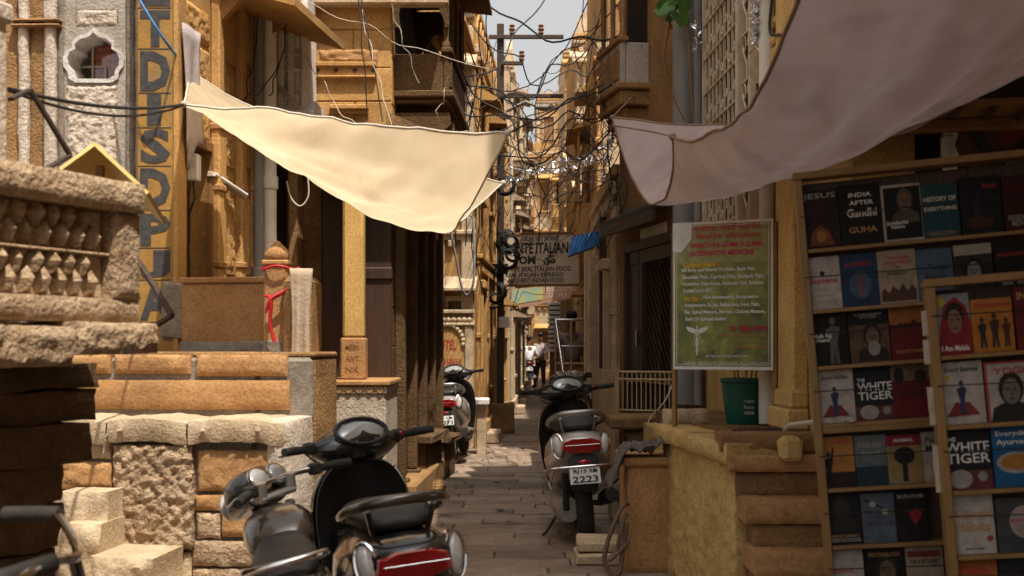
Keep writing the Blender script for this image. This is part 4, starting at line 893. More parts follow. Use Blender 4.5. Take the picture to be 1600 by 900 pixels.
for v0, v1, D_, u0, m_ in ((678, 707, 6.28, 1128, 'sandd'), (712, 738, 6.2, 1140, 'sandr'), (739, 776, 6.24, 1152, 'sandd'), (781, 819, 6.06, 1166, 'sandr'), (820, 858, 6.1, 1178, 'sandd'), (864, 902, 5.92, 1182, 'sandr'), (903, 950, 5.96, 1190, 'sandd'), (955, 1010, 5.8, 1200, 'sandr')):
    x0 = gx(u0, D_) - o_.x; z1 = zv(v0, D_); z0 = zv(v1, D_)
    MB().rough(x0, 1.62 - o_.x, z0, z1, D_ - o_.y, 6.5 - o_.y, 26, 6, .009, 15).build('step' if m_ == 'sandr' else 'riser', m_, ST, smooth=50)
MB().box(pB.x - o_.x + .10, 1.6 - o_.x, 6.0 - o_.y, 6.45 - o_.y, 0, .3, .02).build('stair_core', 'yellow', ST)
MB().box(gx(1224, 6.1) - o_.x, gx(1256, 6.1) - o_.x, -.9, -.75, zv(722, 6.1), zv(684, 6.1), .02, .006).build('newel_stone', 'yellow', ST)
# stone block, mat, tub, poster
br = MB().rough(-.13, .13, 0, .085, -.06, .08, 16, 8, .007, 22).build('stone_block', 'sandp', smooth=50); br.location = (gx(1073, 7.75), 7.78, zp + .003); br.rotation_euler = (0, 0, .1); tag(br, 'loose oblong stone lying on the stair platform by the poster', 'stone')
mt_ = thing('woven_mat', 'dark woven mat lying at the top of the steps', 'mat', (gx(1215, 6.9), 6.95, zp + .006)); 
MB().grid(lambda a, b_: Vector(((a - .5) * .42 + .05 * (b_ - .5), (b_ - .5) * .32, .010 + .006 * math.sin(a * 40) * math.sin(b_ * 30))), 40, 30).build('weave', 'mat', mt_, smooth=60); MB().box(-.21, .21, -.155, .155, -.002, .006, 0).build('backing', 'mat', mt_)
tb_ = thing('plastic_tub', 'green plastic tub standing below the poster', 'tub', (gx(1164, 7.75), 7.75, zp + .003))
MB().lathe([(.105, 0), (.112, .01), (.128, .12), (.140, .245), (.148, .250), (.152, .262), (.148, .275), (.138, .275), (.134, .255), (.12, .12), (.10, .02)], 28).build('tub', 'green', tb_, smooth=40)
for k in range(3): text(tb_, ('*', 'Plastics', 'SUPREME')[k], -.03, .03, .13 - k * .035, .15 - k * .035, -.139 + k * .004, 'inkw', 0, 'printed_mark')
MB().lathe([(.0, .2), (.13, .2), (.0, .21)], 14).build('soil', 'dirt', tb_)
for k in range(5): a = k * 1.3; MB().tube([(.05 * math.cos(a), .05 * math.sin(a), .2), (.07 * math.cos(a), .06 * math.sin(a), .32), (.11 * math.cos(a), .1 * math.sin(a), .36)], .005, 4).build('stem', 'woodm', tb_)

PO = Facade('clinic_poster', 'clinic poster with red and white lettering on printed green grass, in a wooden stand', 'poster', 1052, 7.5, 1208, 7.2)
po = PO.root; po.location.z = 0
ptop, pbot = zv(345, 7.35), zv(578, 7.35); pw_ = PO.w
tilt = .03
MB().box(0, pw_, 0, .012, pbot, ptop, .002).build('sheet', 'plate', po)
MB().box(.012, pw_ - .014, -.002, .0, pbot + .02, ptop - .016, 0).build('print', 'field', po)
MB().box(.014, pw_ - .016, -.003, -.0022, ptop - .24, ptop - .018, 0).build('print', cover((.52, .50, .26), (.34, .36, .12)), po)
for a, b_, c_, d_2 in ((.022, pw_ - .022, pbot + .028, pbot + .031), (.022, pw_ - .022, ptop - .026, ptop - .023), (.022, .025, pbot + .028, ptop - .023), (pw_ - .025, pw_ - .022, pbot + .028, ptop - .023)): MB().box(a, b_, -.0035, -.0015, c_, d_2, 0).build('border_line', 'inkw', po)
for a in (-.016, pw_ - .01): MB().box(a, a + .026, .013, .04, zp - .0, ptop - .02, .003).build('post', 'woody', po)
MB().box(-.01, pw_, .014, .034, pbot + .05, pbot + .08, .002).build('rail', 'woody', po); MB().box(-.01, pw_, .014, .034, ptop - .1, ptop - .07, .002).build('rail', 'woody', po)
MB().prism([(.0, ptop), (.0, ptop - .165), (.05, ptop - .175), (.09, ptop - .13), (.115, ptop - .1), (.12, ptop)], -.006, -.002).build('torn_corner', 'plate', po)
def pl(body, u0, u1, v0, v1, m_, bold=.02):
    f = lambda u: (u - 20 - 24) / (470 - 68) * pw_      # positions read on the enlarged poster
    g_ = lambda v: ptop - (v - 60) / (632 - 60) * (ptop - pbot)
    return text(po, body, (u0 - 66) / 398 * pw_, (u1 - 66) / 398 * pw_, g_(v1), g_(v0), -.0032, m_, bold, 'poster_text')
pl('स्वास्थ्य गोमती क्लिनिक', 152, 420, 70, 104, 'inkpink', .0); pl('वैकल्पिक चिकित्सालय', 158, 416, 104, 136, 'inkpink', .0)
pl('SWASTHYA GOMATI CLINIC', 138, 428, 142, 162, 'inkpink', .02); pl('ALTERNATIVE MEDICINE', 134, 392, 172, 192, 'inkpink', .02)
pl('Consult Here :-', 108, 258, 214, 236, 'inky', .045)
for k, (b_, u0, u1) in enumerate((('All Body and Mental Problem. Back Pain,', 100, 398), ('Shoulder Pain, Cervical Pain, Stomach Pain,', 106, 430), ('Vomiting, Diarrhoea, Varicose Ven, Sciatica,', 106, 430), ('Cold&Cough ETC.', 108, 232))): pl(b_, u0, u1, 238 + k * 27, 257 + k * 27, 'inkw', .03)
pl('We Offer :-', 112, 182, 349, 367, 'inky', .04); pl('Vibro Homeopathiy, Accupressure', 186, 408, 345, 363, 'inkw', .03)
for k, (b_, u0, u1) in enumerate((('Acupuncture, Su Jok, Reflexology, Foot, Palm,', 114, 414), ('Ear, Spinal Massage, Marmas, Chakras Massage,', 116, 436), ('Reiki Or Spiritual Healing.', 118, 286))): pl(b_, u0, u1, 374 + k * 27, 393 + k * 27, 'inkw', .03)
pl('Dr. GIRI.G.VYAS', 302, 438, 462, 484, 'inkr', .04)
for k, b_ in enumerate(('Ayurveda Naturopathy', 'Vaidya Health', 'Massage Therapist')): pl(b_, (262, 336, 316)[k], 440, 494 + k * 22, 508 + k * 22, 'inkgold', .02)
pl('girigvyas@gmail.com', 200, 370, 572, 586, 'inkw', .0); pl('Call No. 9414761159, 6352059636, Res. 02992-250413', 112, 456, 600, 613, 'inkw', .0)
ecx = (165 - 66) / 398 * pw_; ez = lambda v: ptop - (v - 60) / 572 * (ptop - pbot)
em = MB().box(ecx - .004, ecx + .004, -.005, -.002, ez(576), ez(462), 0).build('staff_emblem', 'inkw', po)
for sg in (-1, 1):
    MB().prism([(ecx, ez(478)), (ecx + sg * .03, ez(470)), (ecx + sg * .07, ez(464)), (ecx + sg * .06, ez(478)), (ecx + sg * .045, ez(486)), (ecx + sg * .02, ez(492)), (ecx, ez(490))], -.005, -.002).build('wing', 'inkw', em)
    MB().tube([(ecx + sg * (.022 - .0022 * k) * math.sin(k * .95), -.0035, ez(492 + k * 8)) for k in range(11)], .0035, 4).build('serpent', 'inkw', em)

# pedestal with a rag, block and hose on the lane
PD = thing('plaster_pedestal', 'orange plastered pedestal streaked with grey cement beside the steps', 'pedestal', (gx(1016, 7.7), 7.9, 0))
zz = zv(714, 7.65); MB().rough(-.14, .13, 0, zz - .05, -.25, .3, 16, 26, .006, 8).build('shaft', 'sandr', PD, smooth=60); MB().box(-.17, .17, -.28, .34, zz - .05, zz, .012, .004).build('cap', 'sandr', PD)
MB().rough(.13, .26, 0, zz + .04, -.2, .3, 10, 24, .010, 10).build('cement_side', 'mortar', PD, smooth=60)
rg = thing('crumpled_rag', 'crumpled grey brown rag thrown over the pedestal cap', 'cloth', (gx(996, 7.7), 7.72, zz))
def rf(a, b_):
    x = (a - .5) * .34; y = (b_ - .5) * .3; h = .055 + .05 * noise.noise(Vector((a * 5, b_ * 5, 2))) + .03 * noise.noise(Vector((a * 11, b_ * 9, 7))); h = max(.008, h)
    if a < .3: h -= (.3 - a) * .75; x = -.07 + (a - .3) * .35 - .01 * math.sin(b_ * 14)
    if a > .75: h += (a - .75) * .18
    return Vector((x, y, h))
r_ = MB().grid(rf, 30, 24).build('folds', 'rag', rg, smooth=80); r_.modifiers.new('thickness', 'SOLIDIFY').thickness = .008
kb = thing('stone_blocks', 'low stone kerb block on the lane behind the white scooter', 'stone', (gx(940, 7.95), 8.05, 0)); kb.name = 'kerb_block'
MB().box(-.16, .18, -.16, .2, 0, .075, .014, .006).build('slab', 'sandp', kb); MB().box(-.15, .19, -.14, .2, .077, .15, .014, .006).build('slab', 'sandp', kb)
hs = thing('garden_hose', 'coiled dusty hose hanging against the pedestal', 'hose', (gx(966, 7.6), 7.58, 0))
MB().rope([(.06, .04, .42), (.02, .0, .40), (-.05, -.02, .25), (-.085, -.03, .1), (-.05, -.04, .02), (.0, -.04, .02), (.02, -.02, .12), (.05, .02, .3)], .014, 8).build('loop', 'hose', hs, smooth=60)
MB().rope([(.05, .03, .36), (.02, -.01, .3), (-.01, -.02, .16), (-.06, -.06, .1), (.02, -.03, .16), (.06, .0, .2)], .013, 8).build('loop', 'hose', hs, smooth=60)

# sheet metal fence with a railing, and its ledge
FB = thing('railing_fence', 'beige painted iron railing with a ribbed sheet metal side', 'fence', (gx(962, 10.4), 10.4, 0))
def fb(p): return Vector(p) - FB.location
a0, a1 = Vector((gx(925, 12.3), 12.3, 0)), Vector((gx(964, 10.35), 10.35, 0)); b1 = Vector((gx(1066, 10.1), 10.1, 0)); ztop = 1.15
d_ = a1 - a0; n_ = Vector((-d_.y, d_.x, 0)).normalized(); nr = 16
for k in range(nr):
    p, q_ = a0 + d_ * (k / nr), a0 + d_ * ((k + .72) / nr); vs_ = []
    MB().add([fb(x) for x in (p + Vector((0, 0, .3)), q_ + Vector((0, 0, .3)), q_ + Vector((0, 0, ztop)), p + Vector((0, 0, ztop)), p + n_ * .02 + Vector((0, 0, .3)), q_ + n_ * .02 + Vector((0, 0, .3)), q_ + n_ * .02 + Vector((0, 0, ztop)), p + n_ * .02 + Vector((0, 0, ztop)))], [(0, 1, 2, 3), (7, 6, 5, 4), (0, 4, 5, 1), (1, 5, 6, 2), (2, 6, 7, 3), (3, 7, 4, 0)]).build('sheet_rib', 'railp', FB)
MB().add([fb(x) for x in (a0 + n_ * .022 + Vector((0, 0, .25)), a1 + n_ * .022 + Vector((0, 0, .25)), a1 + n_ * .022 + Vector((0, 0, ztop)), a0 + n_ * .022 + Vector((0, 0, ztop)))], [(0, 1, 2, 3)]).build('sheet', 'railp', FB)
e_ = b1 - a1
for z in (ztop, ztop - .06, .84): MB().tube([fb(a1 + Vector((0, 0, z))), fb(b1 + Vector((0, 0, z)))], .009, 6).build('rail', 'railp', FB)
for k in range(14):
    p = a1 + e_ * ((k + .3) / 14); MB().tube([fb(p + Vector((0, 0, .84))), fb(p + Vector((0, 0, ztop)))], .006, 5).build('baluster', 'railp', FB)
    if k < 13 and k % 2 == 0: q_ = a1 + e_ * ((k + .8) / 14); r_ = a1 + e_ * ((k + 1.3) / 14); MB().tube([fb(p + Vector((0, 0, ztop - .1))), fb(q_ + Vector((0, 0, ztop - .06)) ), fb(r_ + Vector((0, 0, ztop - .1)))], .005, 4).build('arch_bar', 'railp', FB)
for p in (a1, b1): MB().box(-.016, .016, -.016, .016, .3, ztop + .03, .002, 0, Matrix.Translation(fb(p))).build('post', 'railp', FB)
RL = thing('stone_ledge', 'brown stone ledge in front of the iron railing', 'ledge', (gx(1010, 9.8), 9.8, 0)); zr = zv(650, 9.7)
MB().box(-.30, .56, -.26, .36, zr - .09, zr, .015, .004).build('top_slab', 'sandd', RL); MB().box(-.16, .56, -.16, .36, zr - .22, zr - .092, .03).build('moulding', 'sandd', RL); MB().box(-.1, .56, -.1, .36, 0, zr - .222, .01).build('base', 'sandd', RL)
MB().box(-.26, -.02, .1, .45, 0, .32, .02).build('foot_step', 'sandp', RL)
wp_ = thing('wooden_stake', 'thin wooden stake standing beside the pedestal', 'stake', (gx(972, 8.4), 8.4, 0)); MB().box(-.018, .018, -.018, .018, 0, .62, .004).build('stake', 'woodm', wp_)
# ================================================================ bookcases and books
random.seed(41)
class Stand:
    def __init__(s, name, label, u, v, D, h, roll, rz, back=0.):
        s.rot = Matrix.Rotation(rz, 4, 'Z') @ Matrix.Rotation(roll, 4, 'Y') @ Matrix.Rotation(back, 4, 'X')
        s.h = h; o = W(u, v, D) - (s.rot @ Vector((0, 0, h))); s.m = Matrix.Translation(o) @ s.rot; s.o = o
        s.n = s.rot @ Vector((0, 1, 0)); s.root = thing(name, label, 'bookcase', o); s.root.rotation_euler = s.rot.to_euler()
    def q(s, u, v, t=0.):
        d = Vector(((u - CU) / FPX, 1, (CV - v) / FPX)); o = s.m @ Vector((0, t, 0)); k = (o - EYE).dot(s.n) / d.dot(s.n)
        p = s.m.inverted() @ (EYE + d * k); return p.x, p.z
B1 = Stand('bookcase', 'long varnished yellow bookcase with tilted shelves of face-out paperbacks', 1240, 283, 4.7, 1.93, R(-4.6), R(-11))
B2 = Stand('bookcase', 'smaller varnished book rack standing in front of the long bookcase', 1445, 450, 4.15, 1.53, R(-4.6), R(-11))
def case(B, wd, zs, dp=.07, gaps=(), cords=()):
    MB().box(0, .028, -.03, dp, 0, B.h, .003).build('side_board', 'woody', B.root); MB().box(wd, wd + .028, -.03, dp, 0, B.h, .003).build('side_board', 'woody', B.root)
    MB().box(.028, wd, dp - .012, dp, .05, B.h - .01, 0).build('back_board', 'wood', B.root)
    MB().box(-.004, wd + .03, -.034, dp + .002, B.h, B.h + .026, .003).build('top_board', 'woody', B.root)
    for z in zs: MB().box(.03, wd - .002, -.03, dp - .013, z - .014, z, .002).build('shelf', 'woody', B.root)
    for z in cords: MB().tube([(.01, -.037, z), (wd / 2, -.040, z - .006), (wd, -.037, z + .004)], .002, 4).build('cord', 'cable', B.root)
sh1 = [B1.q(1260, v)[1] for v in (391, 486, 574, 664, 765, 854, 940, 1030)]
case(B1, 1.35, sh1, cords=[z + .12 for z in sh1])
zg = B1.q(1265, 668)[1]; MB().box(.03, 1.34, -.034, .05, zg - .026, zg - .004, .003).build('lower_top_board', 'woody', B1.root)
sh2 = [B2.q(1460, v)[1] for v in (557, 666, 768, 869, 962)]
case(B2, .62, sh2, cords=[z + .13 for z in sh2])
def book(B, u0, v0, u1, v1, label, c, c2=None, texts=(), art=(), lean=.0, th=.022):
    uc, vc = (u0 + u1) / 2, (v0 + v1) / 2; xa = B.q(u0, vc)[0]; xb = B.q(u1, vc)[0]; z1 = B.q(uc, v0)[1]; z0 = B.q(uc, v1)[1]
    w_ = xb - xa - .003; h_ = z1 - z0; zb_ = max([z for z in (sh1 if B is B1 else sh2) if z < z0 + .05] or [z0]); 
    t = thing('book', label, 'book', B.m @ Vector((xa + .0015, -.004, zb_ + .001))); t.rotation_euler = (B.rot @ Matrix.Rotation(R(-4), 4, 'X')).to_euler(); h_ = min(h_, h_ + (z0 - zb_))
    cm = cover(c, c2)
    MB().box(0, w_, 0, .0025, 0, h_, .0008).build('front_cover', cm, t); MB().box(0, w_, th - .0025, th, 0, h_, .0008).build('back_cover', cm, t); MB().box(0, .0025, .0025, th - .0025, 0, h_, 0).build('spine', cm, t)
    MB().box(.003, w_ - .003, .0027, th - .0027, .003, h_ - .003, 0).build('pages', 'paper', t)
    k_ = 0
    for a in art:
        kind, cc = a[0], cover(*a[1]); y = -.0008 - .0006 * k_; k_ += 1; L = lambda p: [(x * w_, z * h_) for x, z in p]
        if kind == 'rect': x0, x1, za, zb2 = a[2]; MB().box(x0 * w_, x1 * w_, y, .0, za * h_, zb2 * h_, 0).build('cover_print', cc, t)
        elif kind == 'ell': cx, cz, rx, rz_ = a[2]; MB().prism([(cx * w_ + rx * w_ * math.cos(i * math.pi / 9), cz * h_ + rz_ * h_ * math.sin(i * math.pi / 9)) for i in range(18)], y, 0).build('cover_print', cc, t)
        elif kind == 'poly': MB().prism(L(a[2]), y, 0).build('cover_print', cc, t)
    for (b_, x0, x1, za, zb2, m_) in texts: text(t, b_, x0 * w_, x1 * w_, za * h_, zb2 * h_, -.0008 - .0006 * k_, m_, .012, 'cover_text', ext=.0004)
    return t
def bust(cs, cf, cx=.5, base=.0, s=1.):   # generic head and shoulders
    return (('poly', cs, [(cx - .42 * s, base), (cx + .42 * s, base), (cx + .36 * s, base + .2 * s), (cx + .12 * s, base + .28 * s), (cx - .12 * s, base + .28 * s), (cx - .36 * s, base + .2 * s)]),
            ('ell', cs, (cx, base + .47 * s, .24 * s, .24 * s)), ('ell', cf, (cx, base + .43 * s, .17 * s, .19 * s)),
            ('ell', ((.03, .02, .018),), (cx - .065 * s, base + .46 * s, .03 * s, .012 * s)), ('ell', ((.03, .02, .018),), (cx + .065 * s, base + .46 * s, .03 * s, .012 * s)), ('poly', (tuple(x * .6 for x in cf[0]),), [(cx - .025 * s, base + .38 * s), (cx + .03 * s, base + .38 * s), (cx + .008 * s, base + .46 * s)]), ('ell', ((.16, .05, .04),), (cx, base + .325 * s, .05 * s, .012 * s)))
def man(c, cx, z0, s): return (('poly', c, [(cx - .09 * s, z0), (cx - .02 * s, z0), (cx, z0 + .2 * s), (cx + .03 * s, z0), (cx + .1 * s, z0), (cx + .07 * s, z0 + .3 * s), (cx + .14 * s, z0 + .52 * s), (cx, z0 + .56 * s), (cx - .14 * s, z0 + .5 * s), (cx - .07 * s, z0 + .3 * s)]), ('ell', c, (cx, z0 + .62 * s, .06 * s, .055 * s)))
K = (.02, .018, .018); Wt = (.55, .50, .44); SK = (.30, .19, .12)
book(B1, 1249, 297, 1312, 390, 'dark brown paperback with orange glow and pale capitals, first on the top shelf', (.05, .025, .018), (.03, .015, .012), [('JESUS', .12, .95, .83, .95, 'inkg')], [('poly', ((.30, .10, .03), (.2, .06, .02)), [(.2, .05), (.85, .05), (.7, .3), (.5, .4), (.3, .28)]), ('ell', ((.45, .2, .05),), (.52, .2, .13, .1))])
book(B1, 1311, 287, 1379, 385, 'black book with white capitals and a script title line', K, None, [('INDIA', .25, .78, .79, .86, 'inkw'), ('AFTER', .25, .82, .66, .73, 'inkw'), ('Gandhi', .18, .88, .46, .6, 'inkw'), ('GUHA', .2, .86, .2, .3, 'inkgold')])
book(B1, 1378, 287, 1442, 381, 'pale edged book with a dark portrait and small white name', Wt, None, [('Jawaharlal\nNehru', .08, .62, .22, .36, 'inkw')], (('rect', (K,), (.06, .98, .04, .95)),) + bust(((.16, .14, .12),), (SK,), .58, .32, .85))
book(B1, 1441, 287, 1499, 376, 'teal blue book with pale capitals on the top shelf', (.03, .115, .15), (.02, .08, .11), [('HISTORY OF', .05, .95, .68, .77, 'inkw'), ('EVERYTHING', .05, .95, .50, .58, 'inkw')], [('ell', ((.25, .22, .18),), (.5, .08, .42, .05))])
book(B1, 1500, 275, 1566, 370, 'almost black book with a dim red and blue picture', (.022, .026, .035), None, [('Amish', .55, .9, .78, .88, 'inkred2')], [('ell', ((.12, .04, .03),), (.45, .2, .35, .1)), ('poly', ((.06, .05, .06),), [(.3, .3), (.55, .3), (.5, .6), (.42, .68), (.35, .58)])])
book(B1, 1567, 272, 1630, 364, 'dark red book with pale spaced lettering low on its cover', (.10, .018, .018), None, [('FREEDOM AT\nMIDNIGHT', .1, .9, .08, .28, 'inkg')])
book(B1, 1257, 401, 1315, 486, 'white book with a red title and grey subtitle lines', (.58, .53, .48), None, [('Sapiens', .12, .9, .46, .6, 'inkr'), ('A Brief', .3, .7, .34, .40, 'inkg'), ('History of', .25, .78, .23, .3, 'inkg'), ('Humankind', .25, .85, .12, .19, 'inkg')], [('ell', ((.05, .04, .04),), (.5, .68, .07, .05))])
book(B1, 1314, 395, 1374, 478, 'deep blue book with a small glowing figure', (.035, .085, .19), (.02, .05, .12), [('ALCHEMIST', .1, .85, .76, .84, 'inkred2')], (('ell', ((.10, .18, .30),), (.5, .4, .3, .26)),) + man(((.35, .12, .10),), .5, .2, .6))
book(B1, 1372, 390, 1434, 475, 'beige book with a frieze of small riders along its foot', (.50, .40, .28), None, [('WILLIAM', .25, .8, .82, .88, 'inkr'), ('DALRYMPLE', .2, .85, .73, .79, 'inkr'), ('THE', .45, .58, .65, .69, 'ink'), ('ANARCHY', .22, .8, .53, .60, 'ink')], [('poly', ((.18, .07, .05), (.1, .06, .05)), [(.05, .04), (.95, .04), (.95, .24), (.84, .34), (.74, .22), (.62, .36), (.5, .24), (.36, .33), (.25, .2), (.12, .3), (.05, .22)])])
book(B1, 1433, 388, 1491, 471, 'grey blue book with dark handwritten title', (.12, .20, .29), (.09, .15, .22), [('The Kite', .3, .85, .58, .7, 'ink'), ('Runner', .22, .82, .38, .52, 'ink')])
book(B1, 1492, 381, 1553, 468, 'pale book with a black and white portrait filling its cover', (.52, .48, .42), None, [], (('rect', ((.06, .055, .05),), (.0, 1, .0, .80)),) + bust(((.03, .03, .03),), ((.36, .33, .30),), .5, .02, 1.05))
book(B1, 1554, 377, 1616, 466, 'dark book with a row of pale arches along its foot', (.03, .022, .022), None, [('MAHABHARATA', .1, .9, .72, .8, 'inkred2')], [('ell', ((.35, .32, .28),), (.3 + .4 * k, .18, .15, .16)) for k in range(2)])
book(B1, 1265, 491, 1326, 573, 'black book with white name and a pale standing statue', K, None, [('Mulk Raj\nAnand', .1, .58, .46, .62, 'inkw')], man(((.22, .20, .18),), .62, .02, 1.35))
book(B1, 1326, 477, 1390, 568, 'black and sepia book with a bearded portrait', (.022, .02, .018), None, [('AUTOBIOGRAPHY\nOF A YOGI', .15, .85, .77, .86, 'inkg')], (('rect', ((.20, .12, .07), (.12, .07, .04)), (.0, 1, .0, .66)),) + bust(((.06, .04, .03),), ((.28, .18, .12),), .58, .02, .95) + (('ell', ((.4, .36, .3),), (.6, .24, .15, .13)),))
book(B1, 1390, 477, 1447, 565, 'book with an orange sky over a dark red field', (.22, .025, .022), None, [('THE FORTY RULES', .12, .9, .12, .18, 'inkgold')], [('rect', ((.42, .16, .03), (.3, .09, .02)), (.0, 1, .62, 1)), ('poly', ((.10, .02, .02),), [(.0, .6), (1, .6), (1, .68), (.8, .66), (.7, .74), (.6, .66), (.3, .68), (.2, .64), (.0, .67)])])
book(B1, 1273, 578, 1336, 662, 'white book with a small caped figure on the long bookcase', (.58, .52, .46), None, [('Short Stories', .2, .85, .82, .9, 'ink')], (('poly', ((.30, .05, .05),), [(.15, .1), (.85, .12), (.62, .34), (.5, .3), (.36, .34)]),) + man(((.06, .08, .20),), .5, .14, .8))
book(B1, 1334, 577, 1397, 660, 'black book with heavy white title and red foot on the long bookcase', (.03, .03, .035), None, [('THE', .1, .3, .76, .83, 'inkw'), ('WHITE', .1, .98, .58, .74, 'inkw'), ('TIGER', .1, .98, .40, .56, 'inkw')], [('rect', ((.24, .04, .05), (.10, .05, .05)), (.0, 1, .0, .28)), ('ell', ((.45, .42, .38),), (.36, .16, .24, .14)), ('ell', ((.40, .37, .33),), (.8, .18, .1, .08))])
book(B1, 1393, 564, 1457, 655, 'crimson book with a dark picture strip at its top', (.24, .02, .022), None, [('R U M I', .18, .85, .36, .46, 'ink')], [('rect', ((.16, .10, .06), (.34, .24, .15)), (.0, 1, .66, 1)), ('ell', ((.05, .035, .03),), (.2, .76, .13, .14)), ('ell', ((.05, .035, .03),), (.75, .72, .16, .13))])
book(B1, 1280, 682, 1336, 762, 'orange book with a dark silhouette raising one arm', (.50, .24, .06), (.42, .17, .04), [('THE HUNGRY', .3, .9, .86, .92, 'inkr')], (('rect', ((.05, .025, .02),), (.0, 1, .0, .3)), ('poly', ((.03, .02, .02),), [(.28, .5), (.36, .5), (.44, .78), (.40, .8)])) + man(((.03, .02, .02),), .26, .06, .95))
book(B1, 1336, 680, 1387, 760, 'grey blue book with a dark sea at its foot', (.22, .25, .26), None, [('COELHO', .1, .85, .76, .86, 'inkg'), ('the alchemist', .2, .8, .62, .68, 'inkg')], [('rect', ((.03, .07, .09),), (.0, 1, .0, .38)), ('poly', ((.12, .22, .25),), [(.0, .38), (1, .38), (.8, .46), (.6, .4), (.4, .47), (.2, .4)])])
book(B1, 1386, 680, 1442, 759, 'yellow ochre book with a red top band and a dark tree', (.42, .28, .11), None, [('ANIMAL', .2, .8, .86, .93, 'inkw')], [('rect', ((.34, .03, .04),), (.0, 1, .78, 1)), ('ell', ((.04, .025, .025),), (.5, .58, .3, .18)), ('rect', ((.04, .025, .025),), (.42, .56, .05, .5)), ('poly', ((.34, .28, .20),), [(.0, .0), (.3, .0), (.2, .16)])])
book(B1, 1441, 674, 1500, 757, 'cream book with black serif title half hidden by the rack', (.48, .42, .34), None, [('Paulo', .1, .6, .78, .9, 'ink'), ('Maktub', .1, .9, .6, .74, 'ink')])
book(B1, 1287, 768, 1346, 851, 'near black book with faint pale capitals at its foot', (.028, .022, .02), None, [('MARCUS AURELIUS', .12, .9, .14, .19, 'inkgold'), ('MEDITATIONS', .08, .95, .05, .12, 'inkg')], bust(((.055, .042, .036),), ((.075, .058, .05),), .5, .25, .95))
book(B1, 1346, 771, 1400, 850, 'slate blue book with a pale blossom branch', (.15, .19, .24), None, [('I K I G A I', .15, .85, .36, .44, 'ink')], [('poly', ((.05, .05, .05),), [(.1, .86), (.5, .74), (.85, .6), (.86, .63), (.5, .78), (.12, .9)]), ('ell', ((.5, .45, .38),), (.35, .78, .1, .06)), ('ell', ((.5, .45, .38),), (.7, .62, .1, .06))])
book(B1, 1399, 768, 1451, 848, 'black book with a red heart shape', (.025, .018, .018), None, [('MURAKAMI', .1, .9, .86, .94, 'inkg')], [('poly', ((.40, .03, .03),), [(.6, .32), (.82, .52), (.8, .64), (.66, .66), (.58, .6), (.48, .64), (.42, .54)])])
book(B1, 1293, 857, 1351, 934, 'white book with grey author line on the lowest visible shelf', (.54, .49, .43), None, [('Emotional', .1, .7, .55, .65, 'inkr'), ('DANIEL GOLEMAN', .08, .92, .8, .87, 'inkg')])
book(B1, 1353, 855, 1415, 934, 'black book with a spectacled face at its foot', (.02, .016, .014), None, [('PSYCHOLOGY', .1, .9, .82, .9, 'inkgold')], bust(((.05, .035, .03),), ((.26, .15, .09),), .55, .0, 1.2))
book(B1, 1416, 853, 1476, 932, 'beige and red striped book on the lowest visible shelf', (.46, .34, .24), None, [('THE SUBTLE ART', .1, .9, .66, .74, 'ink')], [('rect', ((.30, .06, .05),), (.05, .95, .78, .9)), ('ell', ((.08, .12, .18),), (.4, .15, .2, .12))])
# the nearer rack
book(B2, 1459, 459, 1518, 556, 'red and grey book with a portrait in a scarlet scarf', (.36, .36, .36), (.28, .28, .28), [('I Am Malala', .15, .9, .06, .15, 'inkw')], (('poly', ((.36, .022, .03),), [(.05, .0), (1, .0), (1, .5), (.9, .78), (.62, .95), (.3, .82), (.18, .5)]), ('ell', ((.04, .025, .022),), (.58, .66, .26, .2)), ('ell', ((.34, .2, .13),), (.57, .54, .2, .2)), ('ell', ((.6, .42, .06),), (.2, .88, .14, .09)), ('ell', (K,), (.49, .57, .04, .014)), ('ell', (K,), (.66, .57, .04, .014)), ('ell', ((.3, .06, .06),), (.57, .43, .06, .015))))
book(B2, 1518, 466, 1585, 558, 'orange book with three dark standing figures', (.52, .22, .03), (.44, .16, .03), [('Ramayana', .1, .95, .82, .94, 'inkr')], man(((.07, .05, .035),), .25, .08, .85) + man(((.10, .06, .04),), .54, .08, .95) + man(((.16, .05, .03),), .82, .08, .8))
book(B2, 1586, 447, 1640, 553, 'dark red book at the edge of the rack beside the orange one', (.22, .03, .025), None, [('INDIA', .1, .9, .8, .92, 'inkgold')])
book(B2, 1467, 565, 1539, 664, 'white book with a small caped figure on the nearer rack', (.58, .52, .46), None, [('Short Stories', .15, .9, .84, .92, 'ink')], (('poly', ((.34, .05, .05),), [(.12, .12), (.88, .14), (.64, .36), (.5, .32), (.36, .36)]), ('ell', ((.6, .45, .08),), (.2, .74, .07, .05))) + man(((.06, .08, .20),), .5, .16, .8))
book(B2, 1540, 564, 1614, 660, 'white book in a red border with a long haired portrait', (.48, .10, .06), None, [('YOGI', .2, .85, .78, .9, 'inkr')], (('rect', ((.55, .50, .45),), (.06, 1, .0, .96)),) + bust(((.05, .045, .04),), ((.28, .24, .2),), .55, .0, 1.15))
book(B2, 1470, 668, 1550, 766, 'black book with heavy white title and red foot on the nearer rack', (.03, .03, .035), None, [('THE', .1, .32, .78, .85, 'inkw'), ('WHITE', .1, .98, .60, .76, 'inkw'), ('TIGER', .1, .98, .42, .58, 'inkw')], [('rect', ((.24, .04, .05), (.10, .05, .05)), (.0, 1, .0, .30)), ('ell', ((.45, .42, .38),), (.36, .17, .24, .15)), ('ell', ((.40, .37, .33),), (.8, .2, .1, .08))])
book(B2, 1551, 661, 1620, 765, 'bright blue book with an orange bowl', (.02, .16, .36), (.02, .12, .28), [('Everyday', .1, .9, .78, .88, 'inkw'), ('Ayurveda', .1, .95, .64, .75, 'inkw')], [('ell', ((.5, .48, .44),), (.55, .38, .48, .17)), ('ell', ((.55, .25, .06),), (.55, .39, .38, .12))])
